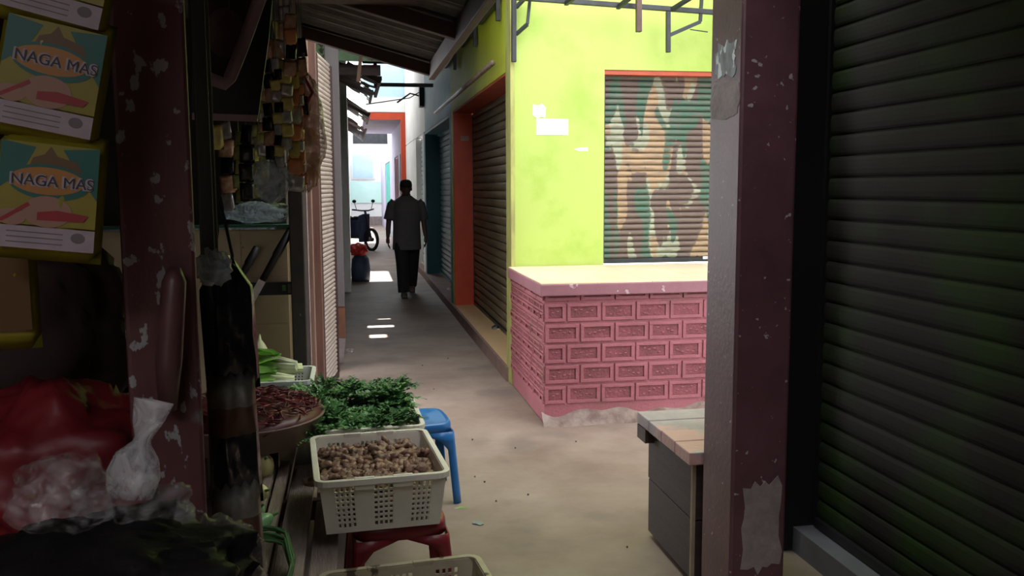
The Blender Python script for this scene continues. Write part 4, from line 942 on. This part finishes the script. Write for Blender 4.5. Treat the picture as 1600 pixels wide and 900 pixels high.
# left counter with the bags
ctb = thing('stall_table', 'dark stall table in the near left corner carrying the plastic bags', 'table', (-.9, 1.2, 0))
MB().box(-.9, .52, -.9, .42, .86, .89).build('table_top', M['darkwall'], ctb, bevel=.004)
for x in (-.8, .45):
    for y in (-.8, .35): MB().box(x-.03, x+.03, y-.03, y+.03, 0, .86).build('leg', M['woodd'], ctb)
blob_bag('plastic_bag', 'big red plastic bag slumped on the near left table', 'plastic bag', P(85, 742, Y=1.32), (.135, .12, .12), M['redbag'], .28, 1, neck=None)
blob_bag('clear_bag', 'round clear plastic bag in front of the red bag', 'plastic bag', P(100, 775, Y=1.02), (.052, .045, .045), M['film'], .3, 2)
blob_bag('clear_bag', 'flattened crumpled clear plastic bag right of the round clear bag', 'plastic bag', P(205, 795, Y=1.08), (.062, .05, .030), M['film'], .45, 4)
tb_ = thing('clear_bag', 'small tied clear bag standing upright with flared neck before the post', 'plastic bag', P(213, 728, Y=1.05), (0, R_(14), 0))
mb = MB(); mb.loft([(0, 0, -.038, .012, .008), (0, 0, -.034, .026, .016), (0, 0, -.01, .030, .020), (0, 0, .012, .024, .016), (0, 0, .028, .010, .008), (.001, 0, .034, .009, .007), (.002, 0, .05, .016, .006), (.003, 0, .078, .022, .004)], 22, caps=False)
for i, v in enumerate(mb.v): mb.v[i] = (v[0]*(1+.12*noise.noise(Vector(v)*60)), v[1]*(1+.6*noise.noise(Vector(v)*55)), v[2])
mb.build('bag_body', plastic_film('crinkled_film', (.80, .78, .84), .35, .1), tb_, smooth=True)
blob_bag('brown_bundle', 'large dark brown bundle hanging below the yellow sachets', 'bundle', P(60, 520, Y=1.55), (.13, .10, .15), M['brownbag'], .3, 7)
blob_bag('brown_bundle', 'second dark brown bundle close behind the chipped maroon post', 'bundle', P(165, 600, Y=1.75), (.10, .10, .13), M['brownbag'], .3, 8)
blob_bag('plastic_bag', 'black glossy plastic bag at the bottom left under the clear bags', 'plastic bag', P(150, 900, Y=1.02), (.16, .12, .055), M['blackbag'], .3, 11)
blob_bag('plastic_bag', 'smoky creased plastic bag filling the bottom edge beside the black sachets', 'plastic bag', P(290, 900, Y=1.12), (.085, .08, .065), M['filmd'], .4, 12)

# ================================================================== FAR THINGS
sk = thing('cloth_sack', 'navy sack with a bright red bag on top on the far left floor', 'sack', (.13, 15.05, 0))
MB().loft([(0, 0, 0, .15, .13), (0, 0, .05, .155, .16), (0, 0, .2, .16, .17), (0, 0, .36, .14, .15), (0, 0, .44, .09, .08)], 20).build('sack_body', M['navy'], sk, smooth=True)
rb = blob_bag('plastic_bag', 'bright red plastic bag lying on the navy sack', 'plastic bag', (.10, 15.0, .52), (.13, .13, .10), M['redp'], .35, 4)
def motorbike(label, loc, rz):
    t = thing('motorbike', label, 'motorbike', loc, (0, 0, rz))
    for y in (-.6, .6):
        mb = MB(); pts = [(0, y+.25*cos(a), .27+.25*sin(a)) for a in [2*pi*i/20 for i in range(21)]]; mb.tube(pts, .04, 8).build('wheel', M['tyre'], t, smooth=True)
        h = MB().tube([(-.05, y, .27), (.05, y, .27)], .05, 12).build('hub', M['chrome'], t)
    MB().loft([(0, -.1, .28, .12, .35), (0, -.15, .5, .15, .42), (0, -.25, .68, .13, .38), (0, -.3, .76, .10, .34)], 18).build('body_shell', M['navy'], t, smooth=True)
    MB().loft([(0, -.3, .74, .12, .36), (0, -.3, .80, .13, .38), (0, -.3, .82, .10, .34)], 18).build('seat', M['tyre'], t, smooth=True)
    MB().hexa([(-.16, .28, .2), (.16, .28, .2), (.14, .34, .2), (-.14, .34, .2), (-.17, .30, .85), (.17, .30, .85), (.1, .42, .9), (-.1, .42, .9)]).build('leg_shield', M['navy'], t, bevel=.02)
    MB().tube([(-.32, .28, 1.0), (-.1, .36, .97), (.1, .36, .97), (.32, .28, 1.0)], .018).build('handlebar', M['steel'], t, smooth=True)
    MB().tube([(0, .6, .27), (0, .36, .97)], .03).build('fork', M['steel'], t)
    for s in (-1, 1):
        e = MB().tube([(s*.22, .32, 1.0), (s*.27, .32, 1.16)], .008).build('mirror', M['steel'], t); MB().ball((s*.28, .32, 1.2), (.06, .012, .04)).build('mirror_glass', M['tyre'], e, smooth=True)
    return t
motorbike('dark parked motorbike at the bright end of the alley on the left', (.12, 22.6, 0), R_(215))
# ================================================================== PERSON
def person():
    t = thing('person', 'person in charcoal shirt, black trousers and dark cap walking down the alley', 'person', (.77, 12.85, 0))
    b = MB()
    # torso, neck, head (local: x to the right of the picture, -y towards us)
    b.loft([(0, 0, .80, .13, .10), (0, 0, .90, .165, .115), (0, 0, 1.0, .15, .105), (0, 0, 1.15, .155, .105), (0, .0, 1.28, .175, .105), (0, .01, 1.36, .16, .085), (0, .01, 1.41, .075, .06), (0, .0, 1.46, .055, .055), (0, -.005, 1.50, .055, .06)], 24)
    b.loft([(0, -.015, 1.425, .025, .03), (0, -.03, 1.445, .045, .055), (0, -.02, 1.475, .062, .075), (0, -.01, 1.52, .073, .09), (0, -.005, 1.56, .077, .096), (0, 0, 1.60, .072, .090), (0, 0, 1.63, .045, .06), (0, 0, 1.64, .015, .02)], 24)
    b.tube([(0, -.092, 1.55), (0, -.112, 1.512), (0, -.098, 1.502)], [.009, .017, .010], 10)       # nose
    b.tube([(-.024, -.088, 1.475), (0, -.094, 1.477), (.024, -.088, 1.475)], [.005, .008, .005], 8)  # lips
    for s in (-1, 1): b.ball((s*.079, .005, 1.52), (.010, .02, .032), 10, 8); b.ball((s*.03, -.088, 1.545), (.014, .008, .009), 10, 6)
    # arms
    AL = [(-.165, .01, 1.345), (-.205, .01, 1.30), (-.225, .01, 1.2), (-.25, .0, 1.07), (-.262, -.03, .95), (-.27, -.07, .84)]
    AR = [(.165, .01, 1.345), (.205, .01, 1.30), (.225, .02, 1.2), (.245, .05, 1.07), (.258, .03, .95), (.268, .0, .84)]
    for A, s in ((AL, -1), (AR, 1)):
        b.tube(A, [.06, .056, .048, .039, .036, .026], 14)
        w = Vector(A[-1]); 
        b.tube([w+Vector((0, 0, .01)), w+Vector((s*.002, -.008, -.04)), w+Vector((s*.002, -.012, -.085))], [.025, .036, .034], 12, flat=.55)
        for k in range(4):
            oy = -.033+.022*k-.010; L = (.072, .082, .077, .060)[k]; p0 = w+Vector((0, oy+.002, -.080)); b.tube([p0, p0+Vector((-s*.004, -.004, -L*.45)), p0+Vector((-s*.018, -.004, -L*.8)), p0+Vector((-s*.03, -.002, -L))], [.0095, .009, .008, .007], 8)
        p0 = w+Vector((0, -.025, -.03)); b.tube([p0, p0+Vector((-s*.006, -.022, -.022)), p0+Vector((-s*.014, -.030, -.052))], [.012, .010, .008], 8)
    # legs: one stepping forward, the other trailing
    LL = [(-.085, 0, .88), (-.085, -.07, .66), (-.075, -.13, .47), (-.07, -.15, .28), (-.065, -.17, .08)]
    LR = [(.085, 0, .88), (.09, .06, .66), (.085, .10, .47), (.08, .22, .30), (.075, .33, .13)]
    for A in (LL, LR): b.tube(A, [.085, .072, .054, .050, .036], 14)
    for (x, y, z, p) in ((-.065, -.17, 0, 0), (.075, .33, .03, .3)):
        b.hexa([(x-.035, y-.17, z+.005), (x+.035, y-.17, z+.005), (x+.03, y+.06, z+.005+p*.2), (x-.03, y+.06, z+.005+p*.2), (x-.03, y-.16, z+.03), (x+.03, y-.16, z+.03), (x+.028, y+.05, z+.09+p*.2), (x-.028, y+.05, z+.09+p*.2)])
    b.build('body', M['skin'], t, remesh=.006)
    # shirt
    s_ = MB(); s_.loft([(0, 0, .66, .205, .20), (0, 0, .80, .20, .165), (0, 0, .95, .195, .14), (0, 0, 1.1, .192, .135), (0, .005, 1.25, .205, .132), (0, .01, 1.34, .19, .115), (0, .01, 1.40, .10, .08), (0, .01, 1.425, .075, .07)], 28)
    for A in (AL, AR): s_.tube(A[:3]+[tuple(Vector(A[2]).lerp(Vector(A[3]), .9))], [.050, .066, .072, .080], 16)
    s_.build('shirt', M['shirt'], t, remesh=.010)
    tr_ = MB(); tr_.loft([(0, 0, .72, .17, .125), (0, 0, .80, .18, .125), (0, 0, .90, .17, .12)], 24)
    for A in (LL, LR): tr_.tube([A[0], A[1], A[2], A[3], tuple(Vector(A[4])-Vector((0, 0, .02)))], [.10, .10, .092, .088, .082], 16)
    tr_.build('trousers', M['trouser'], t, remesh=.010)
    c = MB(); c.loft([(0, 0, 1.545, .086, .104), (0, 0, 1.58, .088, .106), (0, .0, 1.62, .080, .095), (0, .0, 1.645, .05, .06), (0, .0, 1.652, .012, .015)], 24); c.loft([(0, -.12, 1.555, .065, .06), (0, -.12, 1.562, .064, .058)], 20); c.build('cap', M['cap'], t, smooth=True)
    hr = MB(); hr.loft([(0, .035, 1.46, .05, .045), (0, .03, 1.50, .074, .07), (0, .02, 1.55, .08, .088)], 20); hr.build('hair', M['black'], t, smooth=True)
    for (x, y, z) in ((-.065, -.17, -.003), (.075, .33, .02)):
        sh = MB(); sh.box(x-.045, x+.045, y-.19, y+.075, z, z+.018); sh.box(x-.046, x+.046, y-.12, y-.07, z+.018, z+.07); sh.build('sandal', M['shoe'], t, bevel=.008)
person()
# far wall details
wn = struct(MB().box(.05, .95, 36.93, 36.97, 1.85, 2.9).build('window_1', M['far'])); MB().box(.1, .9, 36.91, 36.93, 1.9, 2.85).build('window_pane', M['lblue'], wn)
sbox('trim_15', M['bare'], -3, 4, 36.9, 36.96, 0, .35)
